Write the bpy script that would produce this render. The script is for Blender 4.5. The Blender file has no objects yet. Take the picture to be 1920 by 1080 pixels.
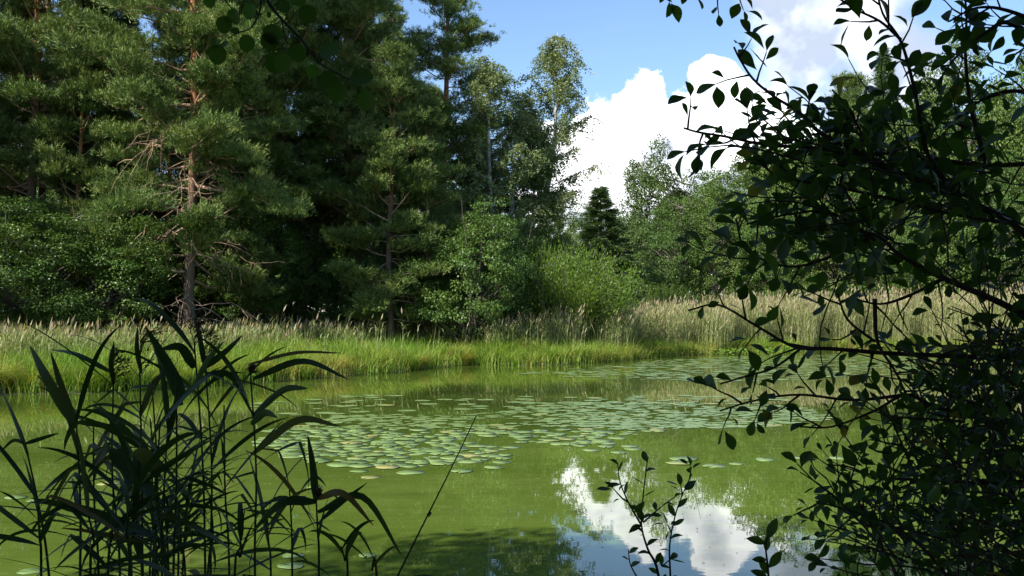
import bpy, math, random
import numpy as np
from mathutils import Vector, Matrix, Euler

# ------------------------------------------------------------------ camera, world, sun
S = bpy.context.scene
COL = S.collection
F = 1800.0            # focal length in photo pixels (1920 wide)
EYE = 1.9             # eye above the water
PITCH = math.atan(50 / F)
cam_d = bpy.data.cameras.new('camera'); cam_d.sensor_width = 36.0; cam_d.lens = F / 1920 * 36.0
cam_d.clip_start = 0.05; cam_d.clip_end = 3000
cam = bpy.data.objects.new('camera', cam_d); COL.objects.link(cam)
cam.location = (0, 0, EYE); cam.rotation_euler = (math.pi / 2 + PITCH, 0, 0)
S.camera = cam
S.view_settings.view_transform = 'Standard'; S.view_settings.look = 'None'
S.view_settings.exposure = 0.95; S.view_settings.gamma = 1; S.view_settings.use_curve_mapping = False
S.cycles.max_bounces = 6; S.cycles.diffuse_bounces = 2; S.cycles.glossy_bounces = 3
S.cycles.transmission_bounces = 3; S.cycles.transparent_max_bounces = 4

SUN_EL = math.radians(42); SUN_H = Vector((-0.75, -0.66, 0)).normalized()
SUN_DIR = Vector((SUN_H.x * math.cos(SUN_EL), SUN_H.y * math.cos(SUN_EL), math.sin(SUN_EL)))
sd = bpy.data.lights.new('sun', 'SUN'); sd.energy = 4.9; sd.angle = math.radians(0.5); sd.color = (1.0, 0.95, 0.86)
sun = bpy.data.objects.new('sun', sd); COL.objects.link(sun)
sun.rotation_euler = SUN_DIR.to_track_quat('Z', 'Y').to_euler(); sun.location = (-20, -20, 40)

def px_dir(px, py):
    u = (540 - py) / F
    return Vector(((px - 960) / F, math.cos(PITCH) - math.sin(PITCH) * u, math.sin(PITCH) + math.cos(PITCH) * u))
def P(px, py, d):
    v = px_dir(px, py); return Vector((0, 0, EYE)) + v * (d / v.y)
def on_water(px, py, z=0.0):
    v = px_dir(px, py); t = (z - EYE) / v.z; return Vector((0, 0, EYE)) + v * t

W = bpy.data.worlds.new('World'); S.world = W; W.use_nodes = True
nt = W.node_tree; nt.nodes.clear()
def N(t, typ, **kw):
    n = t.nodes.new(typ)
    for k, v in kw.items():
        setattr(n, k, v)
    return n
def M_(t, op, a, b=None, c=None, clamp=False):
    n = N(t, 'ShaderNodeMath', operation=op, use_clamp=clamp)
    for i, v in enumerate((a, b, c)):
        if v is None: continue
        if isinstance(v, (int, float)): n.inputs[i].default_value = v
        else: t.links.new(v, n.inputs[i])
    return n.outputs[0]
sky = N(nt, 'ShaderNodeTexSky', sky_type='NISHITA', sun_disc=False)
sky.sun_elevation = SUN_EL; sky.sun_rotation = math.atan2(SUN_DIR.x, SUN_DIR.y)
sky.air_density = 1.0; sky.dust_density = 0.1; sky.ozone_density = 4.0; sky.altitude = 100
bg = N(nt, 'ShaderNodeBackground'); bg.inputs[1].default_value = 0.115
tc = N(nt, 'ShaderNodeTexCoord')
sp = N(nt, 'ShaderNodeSeparateXYZ'); nt.links.new(tc.outputs['Generated'], sp.inputs[0])
az = M_(nt, 'ARCTAN2', sp.outputs[0], sp.outputs[1])
el = M_(nt, 'ARCSINE', sp.outputs[2])
nz = N(nt, 'ShaderNodeTexNoise'); nz.inputs['Scale'].default_value = 22; nz.inputs['Detail'].default_value = 8; nz.inputs['Roughness'].default_value = 0.58
nt.links.new(tc.outputs['Generated'], nz.inputs[0])
n1 = M_(nt, 'SUBTRACT', nz.outputs[0], 0.5)
nv = N(nt, 'ShaderNodeTexVoronoi'); nv.inputs['Scale'].default_value = 26; nv.feature = 'SMOOTH_F1'
nt.links.new(tc.outputs['Generated'], nv.inputs[0])
# heaps of the big cumulus: azimuth, elevation, radius (in 1/1800 rad)
heaps = [(218, 372, 48), (262, 366, 66), (105, 290, 88), (318, 362, 66), (378, 384, 64), (440, 350, 70), (300, 270, 110), (155, 330, 80),
         (110, 190, 100), (420, 240, 150), (250, 150, 150), (570, 200, 150), (660, 160, 150), (100, 80, 130), (400, 60, 170), (700, 60, 180), (1000, 30, 200), (-150, 30, 160)]
best = None
for a, e, r in heaps:
    dx = M_(nt, 'MULTIPLY_ADD', az, F / r, -a / r); dy = M_(nt, 'MULTIPLY_ADD', el, F / r, -e / r)
    q = M_(nt, 'SQRT', M_(nt, 'ADD', M_(nt, 'MULTIPLY', dx, dx), M_(nt, 'MULTIPLY', dy, dy)))
    q = M_(nt, 'MULTIPLY', M_(nt, 'SUBTRACT', q, 1.0), r / 100)
    best = q if best is None else M_(nt, 'MINIMUM', best, q)
edge = M_(nt, 'ADD', M_(nt, 'MULTIPLY_ADD', n1, -1.5, best), M_(nt, 'MULTIPLY_ADD', nv.outputs['Distance'], 0.55, -0.2))
cum = M_(nt, 'MULTIPLY_ADD', edge, -9.0, 0.5, clamp=True)
# thinner veil cloud to the upper right, and scattered cloud over the rest of the sky
nz2 = N(nt, 'ShaderNodeTexNoise'); nz2.inputs['Scale'].default_value = 5.5; nz2.inputs['Detail'].default_value = 7; nz2.inputs['Roughness'].default_value = 0.6
mp = N(nt, 'ShaderNodeMapping'); mp.inputs['Location'].default_value = (3.1, 0.4, 1.3); mp.inputs['Scale'].default_value = (1, 1, 1.6)
nt.links.new(tc.outputs['Generated'], mp.inputs[0]); nt.links.new(mp.outputs[0], nz2.inputs[0])
def blob(a, e, ra, re):
    dx = M_(nt, 'MULTIPLY_ADD', az, F / ra, -a / ra); dy = M_(nt, 'MULTIPLY_ADD', el, F / re, -e / re)
    return M_(nt, 'SUBTRACT', 1.0, M_(nt, 'ADD', M_(nt, 'MULTIPLY', dx, dx), M_(nt, 'MULTIPLY', dy, dy)))
vb = M_(nt, 'MAXIMUM', blob(570, 560, 175, 330), blob(680, 390, 160, 150))
veil = M_(nt, 'MULTIPLY_ADD', n1, 2.2, M_(nt, 'MULTIPLY_ADD', vb, 1.5, -0.25), clamp=True)
far = M_(nt, 'MULTIPLY', M_(nt, 'MULTIPLY_ADD', nz2.outputs[0], 7.0, -3.7, clamp=True),
         M_(nt, 'MULTIPLY_ADD', M_(nt, 'ABSOLUTE', M_(nt, 'SUBTRACT', az, 0.1)), 3.0, -1.75, clamp=True))
wisp = N(nt, 'ShaderNodeTexNoise'); wisp.inputs['Scale'].default_value = 3.0; wisp.inputs['Detail'].default_value = 5
mp2 = N(nt, 'ShaderNodeMapping'); mp2.inputs['Scale'].default_value = (1, 1, 9)
nt.links.new(tc.outputs['Generated'], mp2.inputs[0]); nt.links.new(mp2.outputs[0], wisp.inputs[0])
wv = M_(nt, 'MULTIPLY_ADD', wisp.outputs[0], 0.6, -0.39, clamp=True)
mask = M_(nt, 'MAXIMUM', .01, M_(nt, 'MAXIMUM', M_(nt, 'MAXIMUM', cum, M_(nt, 'MULTIPLY', veil, 0.93)), M_(nt, 'MAXIMUM', M_(nt, 'MULTIPLY', far, 0.9), wv)))
# body shading of the cloud: billows bright, hollows grey blue
sh = N(nt, 'ShaderNodeTexNoise'); sh.inputs['Scale'].default_value = 11; sh.inputs['Detail'].default_value = 5
mp3 = N(nt, 'ShaderNodeMapping'); mp3.inputs['Location'].default_value = (0.7, 2, 0)
nt.links.new(tc.outputs['Generated'], mp3.inputs[0]); nt.links.new(mp3.outputs[0], sh.inputs[0])
br = M_(nt, 'MULTIPLY_ADD', sh.outputs[0], -6.5, 3.5, clamp=True)
rim = M_(nt, 'MULTIPLY', cum, M_(nt, 'MULTIPLY_ADD', edge, 1.2, 1.05, clamp=True))
br = M_(nt, 'MAXIMUM', M_(nt, 'MULTIPLY', br, M_(nt, 'MULTIPLY_ADD', cum, .45, .55)), rim)
cc = N(nt, 'ShaderNodeMix', data_type='RGBA'); cc.inputs['A'].default_value = (3.1, 3.5, 4.3, 1); cc.inputs['B'].default_value = (11.0, 11.1, 11.3, 1)
nt.links.new(br, cc.inputs['Factor'])
mx = N(nt, 'ShaderNodeMix', data_type='RGBA'); nt.links.new(mask, mx.inputs['Factor'])
nt.links.new(sky.outputs[0], mx.inputs['A']); nt.links.new(cc.outputs['Result'], mx.inputs['B'])
nt.links.new(mx.outputs['Result'], bg.inputs[0])
wo = N(nt, 'ShaderNodeOutputWorld'); nt.links.new(bg.outputs[0], wo.inputs[0])

# ------------------------------------------------------------------ helpers
rng = np.random.default_rng(7); random.seed(7)
def norm(v):
    return v / np.maximum(np.linalg.norm(v, axis=-1, keepdims=True), 1e-9)
def A(*v): return np.array(v, dtype=float)

class MB:
    """gathers triangles / quads with a per-vertex tint, and links them as one mesh"""
    def __init__(s): s.V = []; s.T = []; s.Q = []; s.c = []; s.n = 0
    def add(s, V, T=None, Q=None, tint=0.5):
        V = np.asarray(V, float).reshape(-1, 3)
        if T is not None: s.T.append(np.asarray(T, int).reshape(-1, 3) + s.n)
        if Q is not None: s.Q.append(np.asarray(Q, int).reshape(-1, 4) + s.n)
        s.V.append(V); s.c.append(np.broadcast_to(np.asarray(tint, float), (len(V),)).copy()); s.n += len(V)
    def tube(s, pts, rad, sides=5, tint=0.5, cap=False):
        p = np.asarray(pts, float); n = len(p); r = np.broadcast_to(np.asarray(rad, float), (n,))
        t = norm(np.gradient(p, axis=0)); up = A(0.31, 0.13, 0.94) if abs(t[0, 2]) < 0.8 else A(0.95, 0.2, 0.1)
        b = norm(np.cross(t, up)); c = np.cross(b, t)
        a = np.arange(sides) * 2 * math.pi / sides
        V = p[:, None] + r[:, None, None] * (np.cos(a)[None, :, None] * b[:, None] + np.sin(a)[None, :, None] * c[:, None])
        i = np.arange(n - 1)[:, None] * sides; j = np.arange(sides)[None]; k = (j + 1) % sides
        s.add(V, Q=np.stack([i + j, i + k, i + sides + k, i + sides + j], -1), tint=tint)
    def needles(s, C, D, ln, w, per, spread, tint, g=None):
        g = g or rng; n = len(C)
        C = np.repeat(C, per, 0); D = np.repeat(D, per, 0); tt = np.repeat(np.broadcast_to(tint, (n,)), per)
        d = norm(D + spread * g.normal(size=C.shape)); L = ln * g.uniform(.6, 1.2, (len(C), 1))
        C = C + g.normal(size=C.shape) * ln * .3
        sd_ = norm(np.cross(d, g.normal(size=C.shape))) * w * .5
        V = np.stack([C - sd_, C + sd_, C + d * L], 1)
        s.add(V, T=np.arange(len(C) * 3), tint=np.repeat(tt, 3))
    def leaves(s, C, Dr, Nn, ln, w, tint):
        """diamond leaves, folded a little along the midrib"""
        n = len(C); Dr = norm(Dr); sd_ = norm(np.cross(Dr, Nn)); Nn = np.cross(sd_, Dr)
        ln = np.broadcast_to(ln, (n,))[:, None]; w = np.broadcast_to(w, (n,))[:, None]
        m = C + Dr * ln * .45 + Nn * w * .12
        V = np.stack([C, m + sd_ * w * .5, C + Dr * ln - Nn * ln * .06, m - sd_ * w * .5], 1)
        s.add(V, Q=np.arange(n * 4), tint=np.repeat(np.broadcast_to(tint, (n,)), 4))
    def blades(s, B, Dr, H, w, bend, tint, tip_tint=None, seg=2):
        """grass and reed blades: strips of seg quads that narrow and bend over in direction Dr"""
        n = len(B); H = np.broadcast_to(H, (n,))[:, None]; w = np.broadcast_to(w, (n,))[:, None]; bend = np.broadcast_to(bend, (n,))[:, None]
        sd_ = norm(np.cross(Dr, A(0, 0, 1)) + 1e-6); sd_ = norm(sd_ + rng.normal(size=sd_.shape) * .5 * A(1, 1, .2))
        rows = []; tn = []
        tt = np.broadcast_to(tint, (n,)); t2 = tt if tip_tint is None else np.broadcast_to(tip_tint, (n,))
        for k in range(seg + 1):
            u = k / seg
            c = B + A(0, 0, 1) * H * (u - bend * .45 * u ** 2.4) + Dr * H * bend * u ** 2
            ww = w * (1 - u ** 1.6 * .92) * .5
            rows += [c - sd_ * ww, c + sd_ * ww]; tn += [tt + (t2 - tt) * u] * 2
        V = np.stack(rows, 1); q = []
        for k in range(seg): q.append([2 * k, 2 * k + 1, 2 * k + 3, 2 * k + 2])
        Q = (np.arange(n)[:, None, None] * (2 * seg + 2) + np.array(q)[None]).reshape(-1, 4)
        s.add(V, Q=Q, tint=np.stack(tn, 1).reshape(-1))
    def mesh(s, name, mat, smooth=False):
        V = np.concatenate(s.V); T = np.concatenate(s.T) if s.T else np.zeros((0, 3), int); Q = np.concatenate(s.Q) if s.Q else np.zeros((0, 4), int)
        me = bpy.data.meshes.new(name); me.vertices.add(len(V)); me.vertices.foreach_set('co', V.astype(np.float32).ravel())
        nl = T.size + Q.size; me.loops.add(nl); me.loops.foreach_set('vertex_index', np.concatenate([T.ravel(), Q.ravel()]).astype(np.int32))
        me.polygons.add(len(T) + len(Q))
        st = np.concatenate([np.arange(len(T)) * 3, T.size + np.arange(len(Q)) * 4]).astype(np.int32)
        me.polygons.foreach_set('loop_start', st)
        if smooth: me.polygons.foreach_set('use_smooth', np.ones(len(st), bool))
        at = me.attributes.new('tint', 'FLOAT', 'POINT'); at.data.foreach_set('value', np.concatenate(s.c).astype(np.float32))
        me.materials.append(mat); me.update(calc_edges=True)
        return me

def tag(o, label=None, cat=None, group=None, kind=None):
    if label: o['label'] = label
    if cat: o['category'] = cat
    if group: o['group'] = group
    if kind: o['kind'] = kind
    return o
def link(name, data, parent=None, loc=None, mat=None):
    o = bpy.data.objects.new(name, data); COL.objects.link(o)
    if parent is not None: o.parent = parent
    if loc is not None: o.location = loc
    if mat is not None: o.matrix_basis = mat
    return o

# ------------------------------------------------------------------ materials
def new_mat(name):
    m = bpy.data.materials.new(name); m.use_nodes = True; t = m.node_tree; t.nodes.clear(); return m, t
def mixc(t, fac, a, b, bt='MIX'):
    n = N(t, 'ShaderNodeMix', data_type='RGBA', blend_type=bt)
    for k, v in (('Factor', fac), ('A', a), ('B', b)):
        if isinstance(v, tuple): n.inputs[k].default_value = v if len(v) == 4 else v + (1,)
        elif isinstance(v, (int, float)): n.inputs[k].default_value = v
        else: t.links.new(v, n.inputs[k])
    return n.outputs['Result']
def ramp(t, fac, stops):
    n = N(t, 'ShaderNodeValToRGB'); e = n.color_ramp.elements
    while len(e) < len(stops): e.new(0.5)
    for i, (p, c) in enumerate(stops): e[i].position = p; e[i].color = c + (1,)
    t.links.new(fac, n.inputs[0]); return n.outputs[0]
def noise(t, scale, detail=4, coord='Object', sc=(1, 1, 1), rough=.5):
    c = N(t, 'ShaderNodeTexCoord'); n = N(t, 'ShaderNodeTexNoise'); n.inputs['Scale'].default_value = scale; n.inputs['Detail'].default_value = detail; n.inputs['Roughness'].default_value = rough
    if sc != (1, 1, 1):
        m = N(t, 'ShaderNodeMapping'); m.inputs['Scale'].default_value = sc; t.links.new(c.outputs[coord], m.inputs[0]); t.links.new(m.outputs[0], n.inputs[0])
    else: t.links.new(c.outputs[coord], n.inputs[0])
    return n.outputs[0]
def leaf_mat(name, stops, trans=.3, rough=.45, spec=.3, vary=.35, tcol=(1.5, 1.35, .5)):
    m, t = new_mat(name)
    at = N(t, 'ShaderNodeAttribute', attribute_name='tint')
    c = ramp(t, at.outputs['Fac'], stops)
    oi = N(t, 'ShaderNodeObjectInfo')
    v = M_(t, 'MULTIPLY_ADD', oi.outputs['Random'], vary, 1 - vary / 2)
    hs = N(t, 'ShaderNodeHueSaturation'); t.links.new(c, hs.inputs['Color']); t.links.new(v, hs.inputs['Value'])
    t.links.new(M_(t, 'MULTIPLY_ADD', noise(t, .5, 3), .05, .475), hs.inputs['Hue'])
    c = hs.outputs[0]
    p = N(t, 'ShaderNodeBsdfPrincipled'); t.links.new(c, p.inputs['Base Color']); p.inputs['Roughness'].default_value = rough; p.inputs['Specular IOR Level'].default_value = spec
    tr = N(t, 'ShaderNodeBsdfTranslucent'); t.links.new(mixc(t, 1.0, c, tcol, 'MULTIPLY'), tr.inputs[0])
    ms = N(t, 'ShaderNodeMixShader'); ms.inputs[0].default_value = trans
    t.links.new(p.outputs[0], ms.inputs[1]); t.links.new(tr.outputs[0], ms.inputs[2])
    o = N(t, 'ShaderNodeOutputMaterial'); t.links.new(ms.outputs[0], o.inputs[0]); return m
def bark_mat(name, low, high, z0, z1, patch, scale=6, bump=.4):
    m, t = new_mat(name)
    tcn = N(t, 'ShaderNodeTexCoord'); s = N(t, 'ShaderNodeSeparateXYZ'); t.links.new(tcn.outputs['Object'], s.inputs[0])
    f = M_(t, 'MULTIPLY_ADD', s.outputs[2], 1 / (z1 - z0), -z0 / (z1 - z0), clamp=True)
    nn = noise(t, scale, 6, sc=(1, 1, .3), rough=.65)
    c = mixc(t, f, low, high)
    c = mixc(t, M_(t, 'MULTIPLY_ADD', nn, 4, -1.7, clamp=True), c, patch)
    p = N(t, 'ShaderNodeBsdfPrincipled'); t.links.new(c, p.inputs['Base Color']); p.inputs['Roughness'].default_value = .85; p.inputs['Specular IOR Level'].default_value = .2
    b = N(t, 'ShaderNodeBump'); b.inputs['Strength'].default_value = bump; t.links.new(nn, b.inputs['Height']); t.links.new(b.outputs[0], p.inputs['Normal'])
    o = N(t, 'ShaderNodeOutputMaterial'); t.links.new(p.outputs[0], o.inputs[0]); return m

m_pine = leaf_mat('pine_needles', [(0, (.052, .090, .021)), (.6, (.118, .182, .042)), (1, (.20, .25, .065))], .15, .55, .25, .2)
m_spruce = leaf_mat('spruce_needles', [(0, (.040, .080, .026)), (1, (.085, .140, .036))], .12, .5, .3, .25)
m_alder = leaf_mat('alder_leaves', [(0, (.050, .100, .018)), (.6, (.085, .155, .030)), (1, (.13, .20, .045))], .25, .42, .3, .25)
m_birch = leaf_mat('birch_leaves', [(0, (.105, .16, .055)), (1, (.20, .245, .10))], .3, .45, .35, .2)
m_willow = leaf_mat('willow_leaves', [(0, (.070, .145, .014)), (1, (.15, .24, .03))], .3, .5, .3, .2)
m_farleaf = leaf_mat('mixed_wood_leaves', [(0, (.055, .106, .020)), (1, (.135, .195, .042))], .18, .5, .25, .4)
m_reed = leaf_mat('reed_bed', [(0, (.12, .175, .040)), (.42, (.19, .25, .075)), (.5, (.25, .30, .12)), (.62, (.36, .35, .18)), (.8, (.30, .25, .15)), (1, (.24, .18, .13))], .25, .6, .2, .0)
m_grass = leaf_mat('bank_sedge', [(0, (.075, .15, .012)), (.4, (.175, .30, .035)), (.6, (.25, .33, .06)), (.8, (.36, .31, .10)), (1, (.22, .125, .04))], .3, .55, .2, .0)
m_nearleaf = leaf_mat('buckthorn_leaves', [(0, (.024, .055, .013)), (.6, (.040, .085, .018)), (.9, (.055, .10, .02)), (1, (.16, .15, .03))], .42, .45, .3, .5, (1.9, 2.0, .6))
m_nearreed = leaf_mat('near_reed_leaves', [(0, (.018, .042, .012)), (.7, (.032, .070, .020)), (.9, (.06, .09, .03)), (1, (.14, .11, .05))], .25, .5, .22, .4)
m_pinebark = bark_mat('pine_bark', (.13, .095, .07), (.46, .19, .065), 5, 10, (.075, .05, .038), 5)
m_pinelimb = bark_mat('pine_limb_bark', (.32, .23, .17), (.46, .27, .14), 2, 12, (.18, .14, .11), 7)
m_birchbark = bark_mat('birch_bark', (.34, .32, .29), (.55, .53, .50), 1, 4, (.05, .045, .04), 3, .2)
m_graybark = bark_mat('grey_bark', (.10, .085, .07), (.14, .12, .10), 1, 5, (.05, .04, .035), 8)
m_twig = bark_mat('twig_bark', (.05, .042, .035), (.055, .048, .04), 1, 5, (.03, .026, .022), 20)
m_panicle = leaf_mat('reed_plumes', [(0, (.07, .05, .045)), (1, (.13, .10, .08))], .1, .7, .1, .2)

m_pad, t = new_mat('lily_pad_leaf')
at = N(t, 'ShaderNodeObjectInfo'); ge = N(t, 'ShaderNodeNewGeometry')
rr = M_(t, 'FRACT', M_(t, 'ADD', at.outputs['Random'], ge.outputs['Random Per Island']))
c = ramp(t, rr, [(0, (.12, .20, .050)), (.7, (.165, .25, .075)), (.94, (.17, .25, .07)), (1, (.28, .26, .08))])
c = mixc(t, M_(t, 'MULTIPLY_ADD', noise(t, 14, 4), 1.2, -.4, clamp=True), c, (.19, .23, .10))
p = N(t, 'ShaderNodeBsdfPrincipled'); t.links.new(c, p.inputs['Base Color']); p.inputs['Roughness'].default_value = .38; p.inputs['Specular IOR Level'].default_value = .5
o = N(t, 'ShaderNodeOutputMaterial'); t.links.new(p.outputs[0], o.inputs[0])

m_water, t = new_mat('green_pond_water')
na = noise(t, .35, 6, sc=(.35, 1, 1), rough=.6); nb = noise(t, 2.2, 6, sc=(.3, 1.4, 1), rough=.7)
c = mixc(t, M_(t, 'MULTIPLY_ADD', na, 3, -1.0, clamp=True), (.066, .106, .013), (.108, .156, .027))
c = mixc(t, M_(t, 'MULTIPLY_ADD', nb, 2.4, -1.25, clamp=True), c, (.040, .066, .010))
scum = noise(t, 5.5, 9, sc=(.35, 1, 1), rough=.78)
c = mixc(t, M_(t, 'MULTIPLY', M_(t, 'MULTIPLY_ADD', scum, 7, -3.75, clamp=True), .55), c, (.17, .21, .06))
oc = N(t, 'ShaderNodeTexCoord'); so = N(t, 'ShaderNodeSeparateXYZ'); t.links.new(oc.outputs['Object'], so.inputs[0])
clear = M_(t, 'MULTIPLY_ADD', so.outputs[1], .2, -2.9, clamp=True)      # mask painting the wood's dark reflection into the middle and far water colour
c = mixc(t, M_(t, 'MULTIPLY', clear, M_(t, 'MULTIPLY_ADD', na, -2.0, 1.75, clamp=True)), c, (.040, .062, .010))  # darker tint here stands in for reflected forest
p = N(t, 'ShaderNodeBsdfPrincipled'); t.links.new(c, p.inputs['Base Color']); p.inputs['Roughness'].default_value = .008; p.inputs['IOR'].default_value = 1.5
b = N(t, 'ShaderNodeBump'); b.inputs['Strength'].default_value = .016; b.inputs['Distance'].default_value = .03
t.links.new(noise(t, 2.0, 4, sc=(.6, 1.5, 1), rough=.5), b.inputs['Height']); t.links.new(b.outputs[0], p.inputs['Normal'])
o = N(t, 'ShaderNodeOutputMaterial'); t.links.new(p.outputs[0], o.inputs[0])

m_ground, t = new_mat('bank_soil')
c = ramp(t, noise(t, 1.3, 8, rough=.7), [(.3, (.035, .028, .016)), (.5, (.055, .06, .022)), (.7, (.07, .085, .025))])
p = N(t, 'ShaderNodeBsdfPrincipled'); t.links.new(c, p.inputs['Base Color']); p.inputs['Roughness'].default_value = .95
b = N(t, 'ShaderNodeBump'); b.inputs['Strength'].default_value = .6; t.links.new(noise(t, 6, 6), b.inputs['Height']); t.links.new(b.outputs[0], p.inputs['Normal'])
o = N(t, 'ShaderNodeOutputMaterial'); t.links.new(p.outputs[0], o.inputs[0])

# ------------------------------------------------------------------ ground and water
shore_px = [(-500, 775), (-260, 752), (0, 741), (130, 738), (260, 733), (400, 724), (520, 716), (640, 706), (740, 699), (800, 691), (880, 685), (980, 686), (1060, 684),
            (1150, 679), (1210, 672), (1270, 667), (1400, 661), (1560, 656), (1720, 655), (1880, 660), (2100, 668), (2350, 690)]
shore = [on_water(x, y) for x, y in shore_px]
pond = [(p.x, p.y) for p in shore] + [(24, 20), (20, 12), (12, 7), (6, 4.6), (3.2, 3.4), (1.5, 2.0), (0, 1.7), (-2, 1.9), (-5, 3), (-9, 6), (-15, 11), (-19, 18)]
pond = np.array(pond)
def pond_sd(x, y):
    """distance to the shoreline, negative over the water"""
    x = np.asarray(x, float); y = np.asarray(y, float); d = np.full(x.shape, 1e9); ins = np.zeros(x.shape, bool)
    n = len(pond)
    for i in range(n):
        ax, ay = pond[i]; bx, by = pond[(i + 1) % n]; ex, ey = bx - ax, by - ay
        t_ = np.clip(((x - ax) * ex + (y - ay) * ey) / (ex * ex + ey * ey), 0, 1)
        d = np.minimum(d, np.hypot(x - ax - ex * t_, y - ay - ey * t_))
        c_ = ((ay > y) != (by > y)) & (x < (bx - ax) * (y - ay) / (by - ay + 1e-12) + ax); ins ^= c_
    return np.where(ins, -d, d)
def wob(x, y):
    return .5 * np.sin(x * .9 + 1.3 * np.sin(y * .7)) + .3 * np.sin(x * 2.3 + y * 1.1) + .2 * np.sin(x * 4.1 - y * 3.3)
def ground_z(x, y):
    d = pond_sd(x, y) + wob(x, y) * .25
    land = .10 + .18 * np.clip(d / 3, 0, 1) + .05 * wob(x * 1.7, y * 1.7) + np.clip(d - 10, 0, 200) * .012
    return np.where(d > 0, np.minimum(d * .5, 1) * land + .0 * d, np.maximum(d * .6, -.8))
def gz(x, y): return float(ground_z(np.array([x]), np.array([y]))[0])
us = np.linspace(-1, 1, 260)
gx = 60 * us + 540 * us ** 7; gy = 22 + 60 * us + 540 * us ** 7
X, Y = np.meshgrid(gx, gy); Z = ground_z(X, Y)
g = MB(); nn_ = len(us); ii, jj = np.meshgrid(np.arange(nn_ - 1), np.arange(nn_ - 1), indexing='ij'); a0 = ii * nn_ + jj
g.add(np.stack([X, Y, Z], -1), Q=np.stack([a0, a0 + 1, a0 + nn_ + 1, a0 + nn_], -1))
tag(link('ground', g.mesh('ground', m_ground, True)), kind='structure')
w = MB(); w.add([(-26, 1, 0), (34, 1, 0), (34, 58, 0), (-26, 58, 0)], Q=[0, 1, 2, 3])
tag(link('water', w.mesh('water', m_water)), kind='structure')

# ------------------------------------------------------------------ tree builders (each returns a dict of part meshes)
def curve(p0, d, L, n, g, wobble=.12, lift=0.0):
    pts = [np.array(p0, float)]; d = np.array(d, float); d /= np.linalg.norm(d)
    for k in range(n):
        d = d + g.normal(size=3) * wobble + A(0, 0, lift); d /= np.linalg.norm(d)
        pts.append(pts[-1] + d * L / n)
    return np.array(pts)
def sample(pts, s):
    s = np.clip(s, 0, 1) * (len(pts) - 1); i = np.minimum(s.astype(int), len(pts) - 2); f = (s - i)[:, None]
    return pts[i] * (1 - f) + pts[i + 1] * f

def make_pine(seed, H, cb, spread, nb, per_clump=17, top_flat=.55, dead=14, lean=0.0, dtop=.25):
    g = np.random.default_rng(seed); tr, li, cr = MB(), MB(), MB()
    k = np.linspace(0, 1, 16)
    tp = np.stack([lean * k ** 2 * H * .1 + .12 * np.sin(k * 7 + seed), .12 * np.cos(k * 6 + seed * 2), k * H], 1); tp[0, :2] = 0
    R = H * .0085 + .03
    tr.tube(tp, R * (1 - k) ** .7 + .02, 9)
    for b in range(nb):
        f = (b + g.uniform()) / nb; t_ = cb + (1 - cb) * f ** .9; az_ = b * 2.4 + g.normal() * .4
        prof = (1 - f) ** top_flat * (.55 + .45 * min(1, f * 4)) + .06
        L = spread * prof * g.uniform(.65, 1.15)
        e = math.radians(-8 + 50 * f + g.normal() * 9)
        p0 = sample(tp, np.array([t_]))[0]
        bp = curve(p0, (math.cos(az_) * math.cos(e), math.sin(az_) * math.cos(e), math.sin(e)), L, 7, g, .13, .035)
        rb = .010 + .011 * L
        li.tube(bp, np.linspace(rb, .007, 8), 5)
        ns = max(4, int(L * 4.6))
        for q in range(ns):
            s = .3 + .7 * (q + g.uniform()) / ns; c0 = sample(bp, np.array([s]))[0]; dr = norm(bp[-1] - bp[0])
            a2 = g.choice([-1, 1]) * g.uniform(.5, 1.1); sd_ = np.array([dr[0] * math.cos(a2) - dr[1] * math.sin(a2), dr[0] * math.sin(a2) + dr[1] * math.cos(a2), dr[2] + g.uniform(-.05, .35)])
            l2 = (.25 + .38 * L * .5 * (1.2 - s)) * g.uniform(.6, 1.2)
            sp_ = curve(c0, sd_, l2, 3, g, .2, .08); li.tube(sp_, [.010, .008, .006, .004], 3)
            for cpos, rad in ((sp_[-1], .27), (sp_[2], .2)):
                n = int(per_clump * g.uniform(.6, 1.3) * (1 if rad > .25 else .6))
                o_ = g.normal(size=(n, 3)) * A(rad, rad, rad * .55) ; o_[:, 2] = np.abs(o_[:, 2]) * .9 - rad * .1
                cr.needles(cpos + o_, norm(o_ + sd_ * .25 + A(0, 0, .28)), .17, .032, 11, .45, np.clip(g.uniform(.0, .95) + g.normal(size=n) * .18, 0, 1), g)
    for b in range(dead):
        z_ = H * g.uniform(cb * .35, cb + dtop); az_ = g.uniform(0, 6.28); p0 = sample(tp, np.array([z_ / H]))[0]
        L = spread * g.uniform(.35, .85)
        bp = curve(p0, (math.cos(az_), math.sin(az_), g.uniform(-.2, .3)), L, 10, g, .30, -.10); li.tube(bp, np.linspace(.019, .005, 11), 4)
        for q in range(3):
            c0 = sample(bp, np.array([g.uniform(.3, .9)]))[0]; li.tube(curve(c0, (math.cos(az_ + g.normal()), math.sin(az_ + g.normal()), -.2), L * .35, 4, g, .3, -.05), np.linspace(.016, .004, 5), 3)
    return [('trunk', tr.mesh('pine_trunk', m_pinebark, True)), ('limbs', li.mesh('pine_limbs', m_pinelimb)), ('crown', cr.mesh('pine_crown', m_pine))]

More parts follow.
